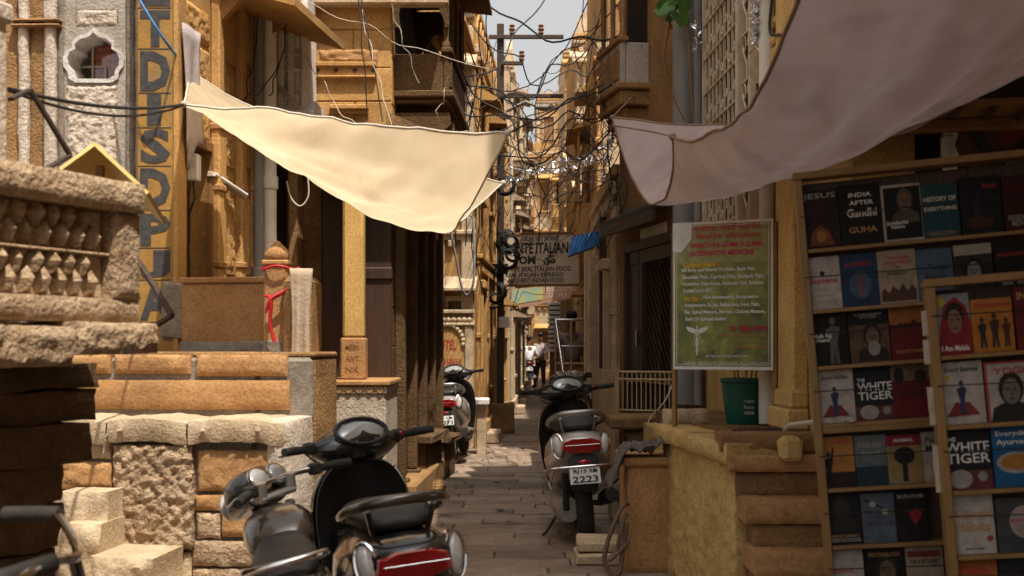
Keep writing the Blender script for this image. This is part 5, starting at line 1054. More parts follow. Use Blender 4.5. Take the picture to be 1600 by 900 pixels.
book(B2, 1478, 768, 1555, 867, 'white book with big light brown two-line title', (.58, .53, .47), None, [('Atomic', .12, .98, .56, .72, 'inkgold'), ('Habits', .18, .9, .36, .52, 'inkgold'), ('James Clear', .35, .75, .06, .11, 'ink')], [('ell', ((.40, .08, .05),), (.88, .24, .07, .05))])
book(B2, 1556, 769, 1622, 854, 'dark floral book with a pale round medallion', (.12, .13, .13), (.06, .07, .08), [('ayurveda', .35, .95, .52, .64, 'inkr')], [('ell', ((.5, .40, .36),), (.68, .55, .36, .3))])
book(B2, 1487, 872, 1562, 962, 'plain orange book on the lowest row of the nearer rack', (.48, .15, .03), None, [('TALES', .2, .8, .7, .82, 'inkr')])
book(B2, 1563, 872, 1625, 962, 'dark grey book on the lowest row of the nearer rack', (.05, .05, .055), None, [('ZEN', .3, .8, .4, .6, 'inkw')], [('ell', ((.02, .02, .02),), (.7, .6, .25, .2))])
for k, v_ in enumerate((500, 545, 620, 640, 710, 745)):   # paper slips stuck at the rack's side
    x_, z_ = B2.q(1446 + k * 3.5, v_); MB().box(-.018, .0, .0, .004, z_ - .05, z_ + .03, 0, .002).build('paper_slip', 'paper', B2.root)
hl = bar = thing('tarpaulin_rope', 'pale cord tied round the post beside the bookcase', 'rope', W(1230, 665, 5.6))
MB().tube([W(1226, 672, 5.62) - hl.location, W(1234, 664, 5.5) - hl.location, W(1290, 657, 4.9) - hl.location, W(1330, 656, 4.62) - hl.location], .010, 6).build('cord', 'cablew', hl); 

# ================================================================ scooters, motorcycles, bicycle
def sring(y, cz, hw, hh, n=16, e=2.6, cx=0.):
    o = []
    for k in range(n):
        a = 2 * math.pi * k / n; c_, s_ = math.cos(a), math.sin(a)
        o.append(Vector((cx + hw * math.copysign(abs(c_) ** (2 / e), c_), y, cz + hh * math.copysign(abs(s_) ** (2 / e), s_))))
    return o
def wheel(parent, y, z, Rt, rt, wname='wheel', spokes=0):
    ty = MB().torus((0, y, z), Rt, rt, 'x', 28, 10).build(wname, 'rubber', parent, smooth=60)
    if spokes:
        MB().torus((0, y, z), Rt - rt * .75, .014, 'x', 28, 6).build('rim', 'chrome', ty, smooth=60)
        for k in range(spokes): a = 2 * math.pi * k / spokes; MB().tube([(.02, y, z), (0, y + (Rt - rt * .7) * math.cos(a), z + (Rt - rt * .7) * math.sin(a))], .0025 if spokes > 8 else .012, 4).build('spoke', 'chrome' if spokes > 8 else 'blackpl', ty)
        MB().lathe([(.045, -.05), (.045, .05)], 12, (0, y, z), 'x').build('hub', 'alu', ty, smooth=40)
    else: MB().lathe([(.03, -.05), (Rt * .35, -.045), (Rt - rt * .6, -.03), (Rt - rt * .6, .03), (Rt * .35, .045), (.03, .05)], 20, (0, y, z), 'x').build('rim', 'alu', ty, smooth=40)
    return ty
def plate_part(parent, y, z, lines, tilt=.25, w_=.2, h_=.11):
    p = MB().box(-w_ / 2, w_ / 2, -.002, .002, -h_ / 2, h_ / 2, .001)
    p.xf(Matrix.Translation((0, y, z)) @ Matrix.Rotation(-tilt, 4, 'X')); o = p.build('number_plate', 'plate', parent)
    m_ = Matrix.Translation((0, y, z)) @ Matrix.Rotation(-tilt, 4, 'X')
    for k, b_ in enumerate(lines):
        zz0 = (.012 if k == 0 else -.046) if len(lines) > 1 else -.03
        t = text(o, b_, -.075 if k == 0 else -.085, .075 if k == 0 else .085, zz0, zz0 + (.028 if k == 0 else .044), -.002, 'ink', .02)
        t.data.transform(m_)
    for sx in (-.07, .07): MB().box(sx - .012, sx + .012, y - .0, y + .22, z + .02, z + .035, .002).build('plate_bracket', 'blackpl', o) if sx > 0 else None
    return o
def scooter(label, loc, rz, lean, steer, paint, lines, group=None, tail='redl', crash=True, railm='alu', frontm=None):
    t = thing('parked_scooter', label, 'scooter', loc, rot=(0, lean, rz), group=group); frontm = frontm or paint
    S = 60
    MB().loft([sring(-.905, .70, .05, .02), sring(-.885, .695, .115, .05), sring(-.82, .675, .165, .095), sring(-.70, .635, .205, .14), sring(-.5, .585, .228, .19), sring(-.28, .55, .222, .21), sring(-.08, .53, .185, .215), sring(.08, .48, .14, .19), sring(.13, .42, .1, .12)]).build('body', paint, t, smooth=S)
    MB().loft([sring(-.70, .80, .07, .015), sring(-.66, .805, .12, .035), sring(-.52, .81, .15, .05), sring(-.34, .81, .155, .052), sring(-.22, .785, .152, .052), sring(-.06, .775, .135, .05), sring(.08, .765, .10, .042), sring(.13, .755, .05, .02)]).build('seat', 'seat', t, smooth=S)
    gr = MB().rope([(-.165, -.36, .79), (-.19, -.48, .82), (-.175, -.66, .865), (-.10, -.80, .90), (.10, -.80, .90), (.175, -.66, .865), (.19, -.48, .82), (.165, -.36, .79)], [.012, .017, .019, .02, .02, .019, .017, .012], 8).build('grab_rail', railm, t, smooth=S)
    for sg in (-1, 1): MB().tube([(sg * .12, -.72, .865), (sg * .10, -.66, .77)], .012, 6).build('rail_stay', railm, gr, smooth=S)
    tl_ = MB().loft([[Vector((x * k, -.925 + .45 * abs(x) ** 1.6 * 1.6 + d, z + dz)) for x, z, dz in ((-.13, .66, .0), (-.06, .645, 0), (.06, .645, 0), (.13, .66, 0), (.12, .715, .0), (.06, .735, 0), (-.06, .735, 0), (-.12, .715, 0))] for k, d in ((1.05, .05), (1, .0), (.85, -.012))]).build('tail_light', tail, t, smooth=30)
    MB().box(-.115, .115, -.946, -.93, .694, .699, .001).build('lamp_divider', 'chrome', tl_)
    for sg in (-1, 1):
        mt_ = Matrix.Rotation(sg * .55, 4, 'Z') @ Matrix.Rotation(-.25, 4, 'X') @ Matrix.Rotation(sg * .28, 4, 'Y')
        i_ = MB().ell((sg * .155, -.825, .69), (.036, .03, .075), 12, 8, mt_).build('indicator', 'clearl', t, smooth=80)
        MB().ell((sg * .158, -.838, .655), (.014, .012, .016), 8, 6).build('bulb', 'orangel', i_, smooth=80)
        MB().tube([Vector((sg * .155, -.835, .69)) + (mt_ @ Vector((.042 * math.cos(a), -.004, .086 * math.sin(a)))) for a in [k * math.pi / 8 for k in range(17)]], .006, 5).build('trim', 'chrome', i_, smooth=60)
    MB().loft([sring(-.90, .60, .10, .035), sring(-.93, .52, .095, .05), sring(-.92, .44, .09, .05), sring(-.86, .40, .085, .03)]).build('rear_mudguard', 'blackpl', t, smooth=S)
    MB().ell((0, -.962, .585), (.04, .012, .018), 10, 6).build('reflector', 'redl', t, smooth=60)
    plate_part(t, -.985, .50, lines)
    wheel(t, -.62, .225, .165, .06, 'rear_wheel'); wheel(t, .62, .225, .165, .058, 'front_wheel')
    MB().loft([sring(-.66, .24, .06, .085, cx=-.10), sring(-.55, .26, .08, .11, cx=-.12), sring(-.3, .27, .085, .105, cx=-.12), sring(-.08, .27, .06, .07, cx=-.11)]).build('engine_case', 'alu', t, smooth=S)
    ex = MB().tube([(.11, -.05, .2), (.16, -.25, .22), (.18, -.35, .27), (.185, -.6, .31), (.185, -.85, .345)], [.018, .022, .05, .056, .045], 12).build('exhaust', 'blackpl', t, smooth=S); MB().box(.22, .245, -.78, -.42, .28, .35, .01).build('heat_shield', 'chrome', ex)
    MB().tube([(-.12, -.72, .25), (-.12, -.78, .5)], .022, 8).build('shock_absorber', 'blackpl', t, smooth=S)
    MB().box(-.17, .17, .04, .50, .25, .31, .02).build('floorboard', 'blackpl', t)
    MB().loft([sring(-.05, .3, .18, .06), sring(.5, .29, .17, .05)]).build('floor_side', paint, t, smooth=S)
    def shield(rs, dy, th):
        rings = []
        for z, y, hw in rs:
            fr = [Vector((hw * x, y + dy - .13 * abs(x) ** 2.2, z)) for x in (-1, -.88, -.7, -.45, -.2, 0, .2, .45, .7, .88, 1)]
            rings.append(fr + [p + Vector((0, -th, 0)) for p in reversed(fr)])
        return MB().loft(rings)
    rs = [tuple(p) for p in smooth_path([(.26, .56, .12), (.34, .555, .165), (.5, .54, .20), (.68, .51, .212), (.80, .475, .20), (.88, .45, .165), (.925, .435, .12), (.94, .43, .08)], 4)]
    ls_ = shield(rs, .02, .03).build('leg_shield', frontm, t, smooth=S); shield([(z, y, hw * .94) for z, y, hw in rs], -.012, .05).build('inner_panel', 'blackpl', ls_, smooth=S)
    MB().box(-.13, .13, .375, .42, .44, .64, .025).build('glove_box', 'blackp', ls_); MB().box(-.03, .03, .36, .38, .66, .70, .008).build('bag_hook', 'chrome', ls_)
    MB().loft([sring(.16, .42, .09, .14), sring(.28, .40, .07, .10), sring(.40, .42, .09, .16)]).build('tunnel', 'blackpl', ls_, smooth=60)
    MB().tube([(.0, .42, .74), (.0, .36, .74)], .022, 10).build('key_lock', 'chrome', ls_, smooth=60)
    for sg in (-1, 1): MB().tube([(sg * hw * 1.01, y - .135, z) for z, y, hw in rs[2:22]], .009, 6).build('edge_trim', 'chrome' if crash else 'blackpl', ls_, smooth=S)
    MB().torus((0, .62, .225), .235, .07, 'x', 14, 8, R(20), R(165), 1.1).build('front_mudguard', frontm, t, smooth=S)
    for sg in (-1, 1): MB().tube([(sg * .07, .62, .225), (sg * .06, .50, .55)], .016, 8).build('fork', 'alu', t, smooth=S)
    # steered head
    sm = Matrix.Translation((0, .43, 0)) @ Matrix.Rotation(steer, 4, 'Z') @ Matrix.Translation((0, -.43, 0))
    hd = MB().loft([[Vector((x, .43 + .12 * f * c_ - .015, 1.0 + .085 * f * s_ + dz)) for c_, s_ in [(math.cos(a), math.sin(a)) for a in [2 * math.pi * k / 14 for k in range(14)]]] for x, f, dz in ((-.22, .18, .0), (-.2, .4, 0), (-.14, .75, -.005), (-.07, 1.0, .0), (0, 1.08, .005), (.07, 1.0, 0), (.14, .75, -.005), (.2, .4, 0), (.22, .18, 0))]).xf(sm).build('handlebar_cowl', 'blackp', t, smooth=S)
    mt_ = Matrix.Rotation(.75, 4, 'X')
    MB().ell((0, .345, 1.05), (.125, .028, .07), 18, 8, Matrix.Rotation(-.75, 4, 'X')).xf(sm).build('instrument_cluster', 'dial', hd, smooth=80)
    MB().tube([(.125 * math.cos(a), .335 + .055 * math.sin(a), 1.062 + .052 * math.sin(a)) for a in [k * math.pi / 10 for k in range(21)]], .010, 6).xf(sm).build('cluster_rim', 'blackpl', hd, smooth=60)
    MB().ell((0, .555, .98), (.10, .04, .055), 14, 8).xf(sm).build('headlamp', 'clearl', hd, smooth=80)
    MB().loft([sring(.40, .93, .09, .05), sring(.46, .93, .1, .06)]).xf(sm).build('neck_cover', 'blackpl', hd, smooth=S)
    for sg in (-1, 1):
        MB().tube([(sg * .18, .42, 1.0), (sg * .26, .395, 1.015), (sg * .37, .34, 1.02)], .012, 8).xf(sm).build('handlebar', 'blackpl', hd, smooth=S)
        MB().tube([(sg * .25, .40, 1.013), (sg * .30, .375, 1.018), (sg * .375, .338, 1.022)], [.017, .019, .018], 10).xf(sm).build('grip', 'rubber', hd, smooth=S)
        MB().tube([(sg * .20, .45, 1.0), (sg * .27, .455, 1.0), (sg * .37, .40, 1.0)], .006, 6).xf(sm).build('brake_lever', 'alu', hd, smooth=S)
        MB().box(sg * .225 - .025, sg * .225 + .025, .38, .43, .99, 1.04, .01).xf(sm).build('switch_box', 'blackpl', hd)
    MB().ell((.225, .372, 1.02), (.012, .006, .012), 8, 6).xf(sm).build('switch_button', 'redl', hd, smooth=60)
    for sg in (-1, 1): MB().rope([(sg * .22, .44, 1.0), (sg * .16, .50, .94), (sg * .07, .47, .86), (sg * .05, .43, .78)], .006, 6).build('control_cable', 'cable', hd)
    if crash:
        cg = MB().rope([(-.215, -.60, .50), (-.255, -.80, .52), (-.2, -.955, .555), (.2, -.955, .555), (.255, -.80, .52), (.215, -.60, .50)], .010, 8).build('crash_guard', 'chrome', t, smooth=S)
        for sg in (-1, 1): MB().rope([(sg * .2, -.955, .555), (sg * .225, -.93, .47), (sg * .21, -.8, .42)], .009, 8).build('guard_hoop', 'chrome', cg, smooth=S)
    MB().tube([(-.12, -.2, .2), (-.24, -.24, .04), (-.27, -.25, .02)], .010, 6).build('side_stand', 'ironb', t)
    return t
scooter('pearl silver scooter with chrome guard parked by the orange pedestal', (gx(903, 9.3), 9.35, .012), R(2), R(-4), R(14), 'silverp', ('RJ15 SE', '2223'), frontm='blackp')
scooter('dusty silver scooter parked by the hotel panel', (gx(716, 15.3), 15.45, .012), R(-4), R(-5), R(-8), 'silverp', ('RJ 15', '4071'), crash=False, frontm='blackp')
scooter('black scooter with chrome trim and red tail lamp beside the motorcycle', (gx(612, 5.0), 5.0, .0), R(15), R(-6), R(22), 'blackp', ('RJ 15', '8816'), railm='greyp').scale = (.95, .95, .95)

def motorcycle(label, loc, rz, lean, steer, paint, lines, group=None):
    t = thing('parked_motorcycle', label, 'motorcycle', loc, rot=(0, lean, rz), group=group); S = 60
    wheel(t, -.62, .30, .25, .05, 'rear_wheel', 6); wheel(t, .66, .30, .25, .045, 'front_wheel', 6)
    MB().loft([sring(.06, .78, .10, .05), sring(.12, .80, .13, .09), sring(.28, .83, .145, .11), sring(.44, .83, .12, .10), sring(.52, .82, .06, .06)]).build('fuel_tank', paint, t, smooth=S)
    MB().loft([sring(-.74, .83, .07, .015), sring(-.68, .835, .105, .035), sring(-.45, .83, .12, .045), sring(-.2, .795, .125, .045), sring(.02, .80, .11, .045), sring(.10, .83, .08, .03)]).build('seat', 'seat', t, smooth=S)
    tc = MB().loft([sring(-.90, .80, .03, .015), sring(-.86, .79, .075, .04), sring(-.7, .765, .125, .06), sring(-.45, .74, .145, .07), sring(-.15, .70, .13, .08), sring(.0, .68, .1, .07)]).build('tail_cowl', paint, t, smooth=S)
    MB().ell((0, -.885, .785), (.075, .03, .035), 12, 8).build('tail_light', 'redl', tc, smooth=80)
    gr = MB().rope([(-.12, -.45, .82), (-.135, -.65, .865), (-.11, -.85, .895), (.11, -.85, .895), (.135, -.65, .865), (.12, -.45, .82)], .013, 8).build('grab_rail', 'chrome', t, smooth=S)
    fm = MB().torus((0, -.62, .30), .33, .065, 'x', 14, 8, R(20), R(190), 1.1).build('rear_mudguard', 'blackpl', t, smooth=S)
    MB().loft([sring(-.86, .72, .06, .03), sring(-.95, .60, .07, .03), sring(-.98, .48, .07, .02)]).build('plate_holder', 'blackpl', t, smooth=S)
    plate_part(t, -1.0, .60, lines, .3)
    for sg in (-1, 1):
        i_ = MB().tube([(sg * .05, -.86, .70), (sg * .12, -.88, .705)], .009, 6).build('indicator_stalk', 'blackpl', t)
        MB().ell((sg * .155, -.885, .705), (.045, .03, .03), 12, 8).build('indicator', 'clearl', i_, smooth=80); MB().ell((sg * .155, -.90, .705), (.02, .018, .015), 8, 6).build('bulb', 'orangel', i_, smooth=80)
        MB().tube([(sg * .11, -.62, .30), (sg * .12, -.48, .66)], .024, 8).build('shock_absorber', 'chrome', t, smooth=S)
        MB().tube([(sg * .07, .66, .30), (sg * .07, .47, .92)], .022, 8).build('fork', 'alu', t, smooth=S)
    MB().box(-.10, .10, -.05, .32, .30, .62, .04).build('engine', 'alu', t)
    for k in range(5): MB().box(-.13, .13, .06, .26, .42 + k * .045, .435 + k * .045, .003).build('cooling_fin', 'alu', t)
    MB().tube([(.10, .26, .42), (.13, .34, .25), (.14, .1, .2), (.15, -.3, .24), (.16, -.95, .36)], [.018, .018, .02, .045, .05], 10).build('exhaust', 'chrome', t, smooth=S)
    MB().tube([(0, .5, .88), (0, .2, .68), (0, -.1, .4), (0, -.62, .36)], .022, 8).build('frame', 'ironb', t, smooth=S)
    MB().torus((0, .66, .30), .315, .05, 'x', 12, 8, R(25), R(165), 1.1).build('front_mudguard', paint, t, smooth=S)
    sm = Matrix.Translation((0, .49, 0)) @ Matrix.Rotation(steer, 4, 'Z') @ Matrix.Translation((0, -.49, 0))
    hb = MB().rope([(-.35, .33, 1.0), (-.24, .38, 1.015), (-.1, .45, 1.02), (.1, .45, 1.02), (.24, .38, 1.015), (.35, .33, 1.0)], .012, 8).xf(sm).build('handlebar', 'chrome', t, smooth=S)
    for sg in (-1, 1):
        MB().tube([(sg * .22, .388, 1.013), (sg * .30, .352, 1.008), (sg * .355, .328, .999)], [.017, .019, .019], 10).xf(sm).build('grip', 'rubber', hb, smooth=S)
        MB().tube([(sg * .18, .44, 1.01), (sg * .26, .43, 1.0), (sg * .36, .385, .985)], .007, 6).xf(sm).build('lever', 'alu', hb, smooth=S)
        MB().box(sg * .20 - .022, sg * .20 + .022, .37, .425, .99, 1.04, .008).xf(sm).build('switch_box', 'blackpl', hb)
        MB().tube([(sg * .09, .46, .95), (sg * .09, .44, 1.03)], [.026, .022], 8).xf(sm).build('handlebar_clamp', 'silverp', hb, smooth=S)
    MB().box(-.11, .11, .43, .53, .945, .975, .012).xf(sm).build('top_yoke', 'silverp', hb)
    cw = MB().loft([sring(.50, .99, .13, .075), sring(.56, 1.0, .145, .085), sring(.64, .97, .12, .09), sring(.70, .93, .07, .06)]).xf(sm).build('headlamp_cowl', 'blackp', hb, smooth=S)
    MB().ell((0, .705, .94), (.09, .03, .07), 14, 8).xf(sm).build('headlamp', 'clearl', hb, smooth=80)
    for sx, r_ in ((-.05, .052), (.06, .045)):
        MB().lathe([(r_, .0), (r_ + .004, -.02), (r_ - .006, -.03), (.0, -.028)], 18, (0, 0, 0), 'y').xf(sm @ Matrix.Translation((sx, .50, 1.03)) @ Matrix.Rotation(-.6, 4, 'X')).build('instrument_dial', 'dial', cw, smooth=50)
        MB().torus((0, -.022, 0), r_, .007, 'y', 18, 6).xf(sm @ Matrix.Translation((sx, .50, 1.03)) @ Matrix.Rotation(-.6, 4, 'X')).build('dial_rim', 'chrome', cw, smooth=60)
    MB().tube([(-.08, .0, .3), (-.22, -.1, .05), (-.25, -.12, .02)], .011, 6).build('side_stand', 'ironb', t)
    return t
m0 = motorcycle('dark bronze motorcycle with turned handlebars beside the hewn stone platform', (-.61, 4.30, .0), R(12), R(-13), R(46), 'greyp', ('15', 'RJ 45'))
m0.scale = (.87, .87, .87)
def place_moto(label, loc, rz, lean):
    c = copy_tree(m0); c['label'] = label; c.location = loc; c.scale = (1, 1, 1); c.rotation_euler = (0, lean, rz); return c
place_moto('motorcycle with red tail lamp under the man in the white shirt', (gx(828, 41.5), 41.9, .012), R(0), R(-2))
place_moto('motorcycle leaning behind the pearl silver scooter', (.62, 12.7, .012), R(-6), R(-7))
for c_ in (place_moto('motorcycle half hidden behind the railing fence', (1.02, 13.6, .012), R(30), R(-5)),): pass
# bicycle whose handlebar reaches into view
bc = thing('parked_bicycle', 'black bicycle handlebar grips below the carved balcony', 'bicycle', (-1.27, 2.66, .0), rot=(R(0), R(6), R(-72)))
for y in (-.52, .52): wheel(bc, y, .34, .32, .018, 'wheel', 18)
MB().tube([(0, -.52, .34), (0, -.12, .32), (0, .36, .78), (0, -.18, .82), (0, -.12, .32)], .014, 8).build('frame', 'blackp', bc, smooth=60)
MB().tube([(0, .52, .34), (0, .40, .66), (0, .34, .93)], .014, 8).build('fork', 'blackp', bc, smooth=60)
hb = MB().rope([(-.26, .24, .955), (-.2, .30, .97), (0, .35, .93), (.2, .30, .97), (.26, .24, .955)], .011, 8).build('handlebar', 'chrome', bc, smooth=60)
for sg in (-1, 1): MB().tube([(sg * .20, .31, .968), (sg * .23, .27, .965), (sg * .28, .19, .955)], .018, 10).build('grip', 'rubber', hb, smooth=60)
MB().loft([sring(-.32, .86, .08, .03), sring(-.2, .87, .06, .03), sring(-.05, .86, .02, .02)]).build('saddle', 'seat', bc, smooth=60)

# ================================================================ people
def skin_mesh(name, verts, edges, radii, m, parent=None, sub=1):
    me = bpy.data.meshes.new(name); me.from_pydata(verts, edges, []); o = bpy.data.objects.new(name, me); col.objects.link(o)
    sk = o.modifiers.new('skin', 'SKIN'); sk.use_smooth_shade = True; o.modifiers.new('sub', 'SUBSURF').levels = sub; o.modifiers['sub'].render_levels = sub
    if not me.skin_vertices: me.skin_vertices.new()
    for i, r_ in enumerate(radii): me.skin_vertices[0].data[i].radius = (r_, r_) if not isinstance(r_, tuple) else r_; me.skin_vertices[0].data[i].use_root = (i == 0)
    dg = bpy.context.evaluated_depsgraph_get(); me2 = bpy.data.meshes.new_from_object(o.evaluated_get(dg)); o.modifiers.clear(); o.data = me2
    me2.materials.clear(); me2.materials.append(M[m]); o.parent = parent; return o
def person(label, loc, rz, shirt, arms, legs, seated=False, lean=0.):
    t = thing('person', label, 'person', loc, rz)
    hz = .80 if seated else .90
    L = {'pel': (0, 0, hz), 'bel': (0, .02 + lean * .3, hz + .16), 'che': (0, .0 + lean * .8, hz + .40), 'nec': (0, .0 + lean, hz + .55), 'hd0': (0, lean + .01, hz + .64), 'hd1': (0, lean + .03, hz + .78)}
    V = []; E = []; Rd = []; ix = {}
    def add(k, p, r_, par=None):
        ix[k] = len(V); V.append(p); Rd.append(r_)
        if par: E.append((ix[par], ix[k]))
    add('pel', L['pel'], .11); add('bel', L['bel'], .105, 'pel'); add('che', L['che'], .115, 'bel'); add('nec', L['nec'], .05, 'che'); add('hd0', L['hd0'], .075, 'nec'); add('hd1', L['hd1'], .085, 'hd0')
    for s_, (el, wr) in zip((-1, 1), arms):
        sh_p = (s_ * .18, lean * .95, hz + .47); add(f's{s_}', sh_p, .06, 'che'); add(f'e{s_}', el, .042, f's{s_}'); add(f'w{s_}', wr, .03, f'e{s_}'); d = (Vector(wr) - Vector(el)).normalized()
        add(f'h{s_}', tuple(Vector(wr) + d * .07), (.038, .02), f'w{s_}')
        for f in range(4): add(f'f{s_}{f}', tuple(Vector(wr) + d * (.14 + .01 * (f in (1, 2))) + Vector((.016 * (f - 1.5), 0, -.01))), .009, f'h{s_}')
        add(f't{s_}', tuple(Vector(wr) + d * .08 + Vector((-s_ * .035, .02, 0))), .01, f'w{s_}')
    for s_, (kn, an) in zip((-1, 1), legs):
        add(f'p{s_}', (s_ * .09, 0, hz - .04), .095, 'pel'); add(f'k{s_}', kn, .065, f'p{s_}'); add(f'a{s_}', an, .042, f'k{s_}'); add(f'o{s_}', (an[0] + s_ * .02, an[1] + .13, max(.03, an[2] - .05)), (.04, .03), f'a{s_}')
    b = skin_mesh('body', V, E, Rd, 'skin', t)
    hp = Vector(L['hd1']); MB().ell(hp + Vector((0, -.018, .03)), (.093, .105, .085), 14, 8).build('hair', 'hair', t, smooth=80)
    MB().ell(hp + Vector((0, .095, -.06)), (.015, .02, .022), 6, 5).build('nose', 'skin', t, smooth=80)
    # shirt and trousers follow the body
    sv = [L['pel'], L['bel'], L['che'], (0, lean, hz + .50)]; se = [(0, 1), (1, 2), (2, 3)]; sr = [.15, .145, .155, .07]
    for s_, (el, wr) in zip((-1, 1), arms):
        i = len(sv); sv += [(s_ * .185, lean * .95, hz + .47), el, tuple(Vector(el).lerp(Vector(wr), .45))]; se += [(2, i), (i, i + 1), (i + 1, i + 2)]; sr += [.075, .058, .05]
    skin_mesh('shirt', sv, se, sr, shirt, t)
    tv = [(0, 0, hz + .06)]; te = []; tr = [.142]
    for s_, (kn, an) in zip((-1, 1), legs):
        i = len(tv); tv += [(s_ * .09, 0, hz - .06), kn, an]; te += [(0, i), (i, i + 1), (i + 1, i + 2)]; tr += [.11, .085, .07]
        MB().ell((an[0] + s_ * .015, an[1] + .07, .035), (.045, .13, .036), 10, 6).build('shoe', 'ink', t, smooth=80)
    skin_mesh('trousers', tv, te, tr, 'trous', t); return t
D_ = 41.3
person('man in a white shirt seen from behind astride the far motorcycle', (gx(826, D_), D_, .01), R(0), 'shirtw', (((-.27, .12, 1.02), (-.22, .38, 1.02)), ((.27, .1, 1.02), (.25, .36, 1.05))), (((-.20, .30, .62), (-.22, .18, .09)), ((.20, .30, .62), (.22, .18, .09))), True, .06)
person('man in a pale pink shirt and dark trousers standing by the far motorcycle', (gx(845, D_ + .3), D_ + .3, .01), R(150), 'shirtp', (((-.25, .06, 1.12), (-.12, .26, 1.02)), ((.25, .10, 1.10), (.10, .30, 1.08))), (((-.10, .03, .48), (-.11, -.02, .08)), ((.12, .05, .48), (.17, .08, .08))), False, .0)
person('person in a mauve shirt sitting behind the steel railing', (.99, 21.0, .25), R(10), 'shirtb', (((-.24, .08, 1.02), (-.15, .3, .95)), ((.24, .08, 1.02), (.15, .3, .95))), (((-.12, .30, .62), (-.12, .32, .10)), ((.12, .30, .62), (.12, .32, .10))), True, .03)
# ================================================================ shade cloths over the lane
random.seed(51)
def bez(t): return ((1 - t) ** 3, 3 * t * (1 - t) ** 2, 3 * t * t * (1 - t), t ** 3)
def sail(name, label, P, m, nu=64, nv=56, wr=.04, hem='hem', seams=()):
    C = [[W(*p) for p in row] for row in P]            # rows run near to far, columns left to right
    def S(a, b_):
        A, B = bez(a), bez(b_); p = Vector((0, 0, 0))
        for j in range(4):
            for i in range(4): p += C[j][i] * (A[i] * B[j])
        k = math.sin(math.pi * a) * .5 + .5
        p.z += wr * k * (noise.noise(Vector((a * 3.2, b_ * 9, 1.7))) + .5 * noise.noise(Vector((a * 6, b_ * 17, 4))) + .5 * noise.noise(Vector((a * 14 + b_ * 9, b_ * 4 - a * 3, 8))))
        p.z += .022 * (.25 + a) * math.sin(math.pi * min(1, b_ * 1.4)) * math.sin(b_ * 30 + a * 4 + 2.5 * noise.noise(Vector((a * 2.5, b_ * 2, 3)))) * (.4 + .6 * noise.noise(Vector((a * 3, b_ * 5, 11))) ** 2)
        return p
    t = thing(name, label, 'awning', C[0][0]); o = C[0][0]
    MB().grid(lambda a, b_: S(a, b_) - o, nu, nv).build('cloth', m, t, smooth=180)
    for e in (lambda s: S(s, 0), lambda s: S(s, 1), lambda s: S(0, s), lambda s: S(1, s)): MB().tube([e(k / 30) - o for k in range(31)], .007, 5).build('hem', hem, t, smooth=80)
    for a_, b_ in ((0, 0), (1, 0), (0, 1), (1, 1)): MB().ell(S(a_, b_) - o, (.02, .02, .02), 8, 6).build('corner_knot', hem, t, smooth=80)
    return t, S
SL, SLf = sail('shade_cloth', 'cream canvas shade cloth sagging between the left houses and the pole', [
    [(287, 163, 7.0), (450, 178, 7.0), (620, 196, 7.0), (793, 209, 7.0)],
    [(290, 160, 7.6), (380, 300, 7.5), (600, 440, 7.6), (712, 395, 7.7)],
    [(294, 130, 8.2), (420, 260, 8.2), (640, 400, 8.3), (650, 395, 8.25)],
    [(296, 110, 8.6), (420, 190, 8.6), (640, 250, 8.6), (786, 287, 8.7)]], 'sailw', hem='cablew')
SR, SRf = sail('shade_cloth', 'large faded pink shade cloth stretched over the bookcases', [
    [(1051, 214, 6.4), (1150, 244, 5.3), (1206, 150, 4.1), (1330, -270, 2.8)],
    [(1062, 330, 7.0), (1190, 340, 5.9), (1360, 270, 4.5), (1560, -150, 3.2)],
    [(1008, 385, 8.4), (1180, 360, 7.2), (1450, 300, 5.6), (1760, -40, 3.8)],
    [(957, 183, 9.2), (1150, 196, 8.2), (1500, 220, 6.4), (1900, -40, 4.2)]], 'sailp')

def cord(name, label, cat, pts, r=.006, m='cable', sag=0., n=18, group=None, wob=0.):
    P = [Vector(p) for p in pts]
    if len(P) == 2:
        a, b_ = P; P = []
        for k in range(n + 1):
            s = k / n; p = a.lerp(b_, s); p.z -= sag * 4 * s * (1 - s); p += Vector((noise.noise(Vector((s * 4, a.x, a.z))), noise.noise(Vector((s * 4, a.z, 5))), noise.noise(Vector((s * 5, b_.x, 9))))) * wob * math.sin(math.pi * s); P.append(p)
    else:   # smooth through points
        P = smooth_path(P, 6)
    o = P[0].copy(); ob = MB().tube([p - o for p in P], r, 5).build(name, m, smooth=80); ob.location = o
    return tag(ob, label, cat, group)
cord('tie_rope', 'dark rope tied from the balcony pillar to the cream shade cloth', 'rope', [W(14, 139, 4.3), W(287, 163, 7.0)], .008, 'cable', .04)
cord('tie_rope', 'thin dark rope running just under the taut one by the letter pillar', 'rope', [W(14, 142, 4.3), W(285, 165, 6.98)], .006, 'cable', .07)
cord('tie_rope', 'blue rope slanting down across the letter pillar to the cloth corner', 'rope', [W(200, -30, 8.0), W(258, 64, 7.9), W(296, 109, 8.6)], .008, 'bluet')
cord('tie_rope', 'black rope holding the far corner of the cream cloth to the pole', 'rope', [W(786, 287, 8.7), W(782, 284, 20)], .006)
cord('tie_rope', 'cord holding the pointed tip of the cream cloth over the lane', 'rope', [W(793, 209, 7.0), W(945, 130, 12)], .006)
cord('tie_rope', 'cord knotted to the near corner of the pink cloth', 'rope', [W(1051, 214, 6.4), W(1018, 206, 7.5), W(957, 196, 9.3)], .006, 'hem')
cord('tie_rope', 'cord holding the tip of the pink cloth to the recessed house', 'rope', [W(957, 183, 9.2), W(990, 150, 11.2)], .007, 'hem')
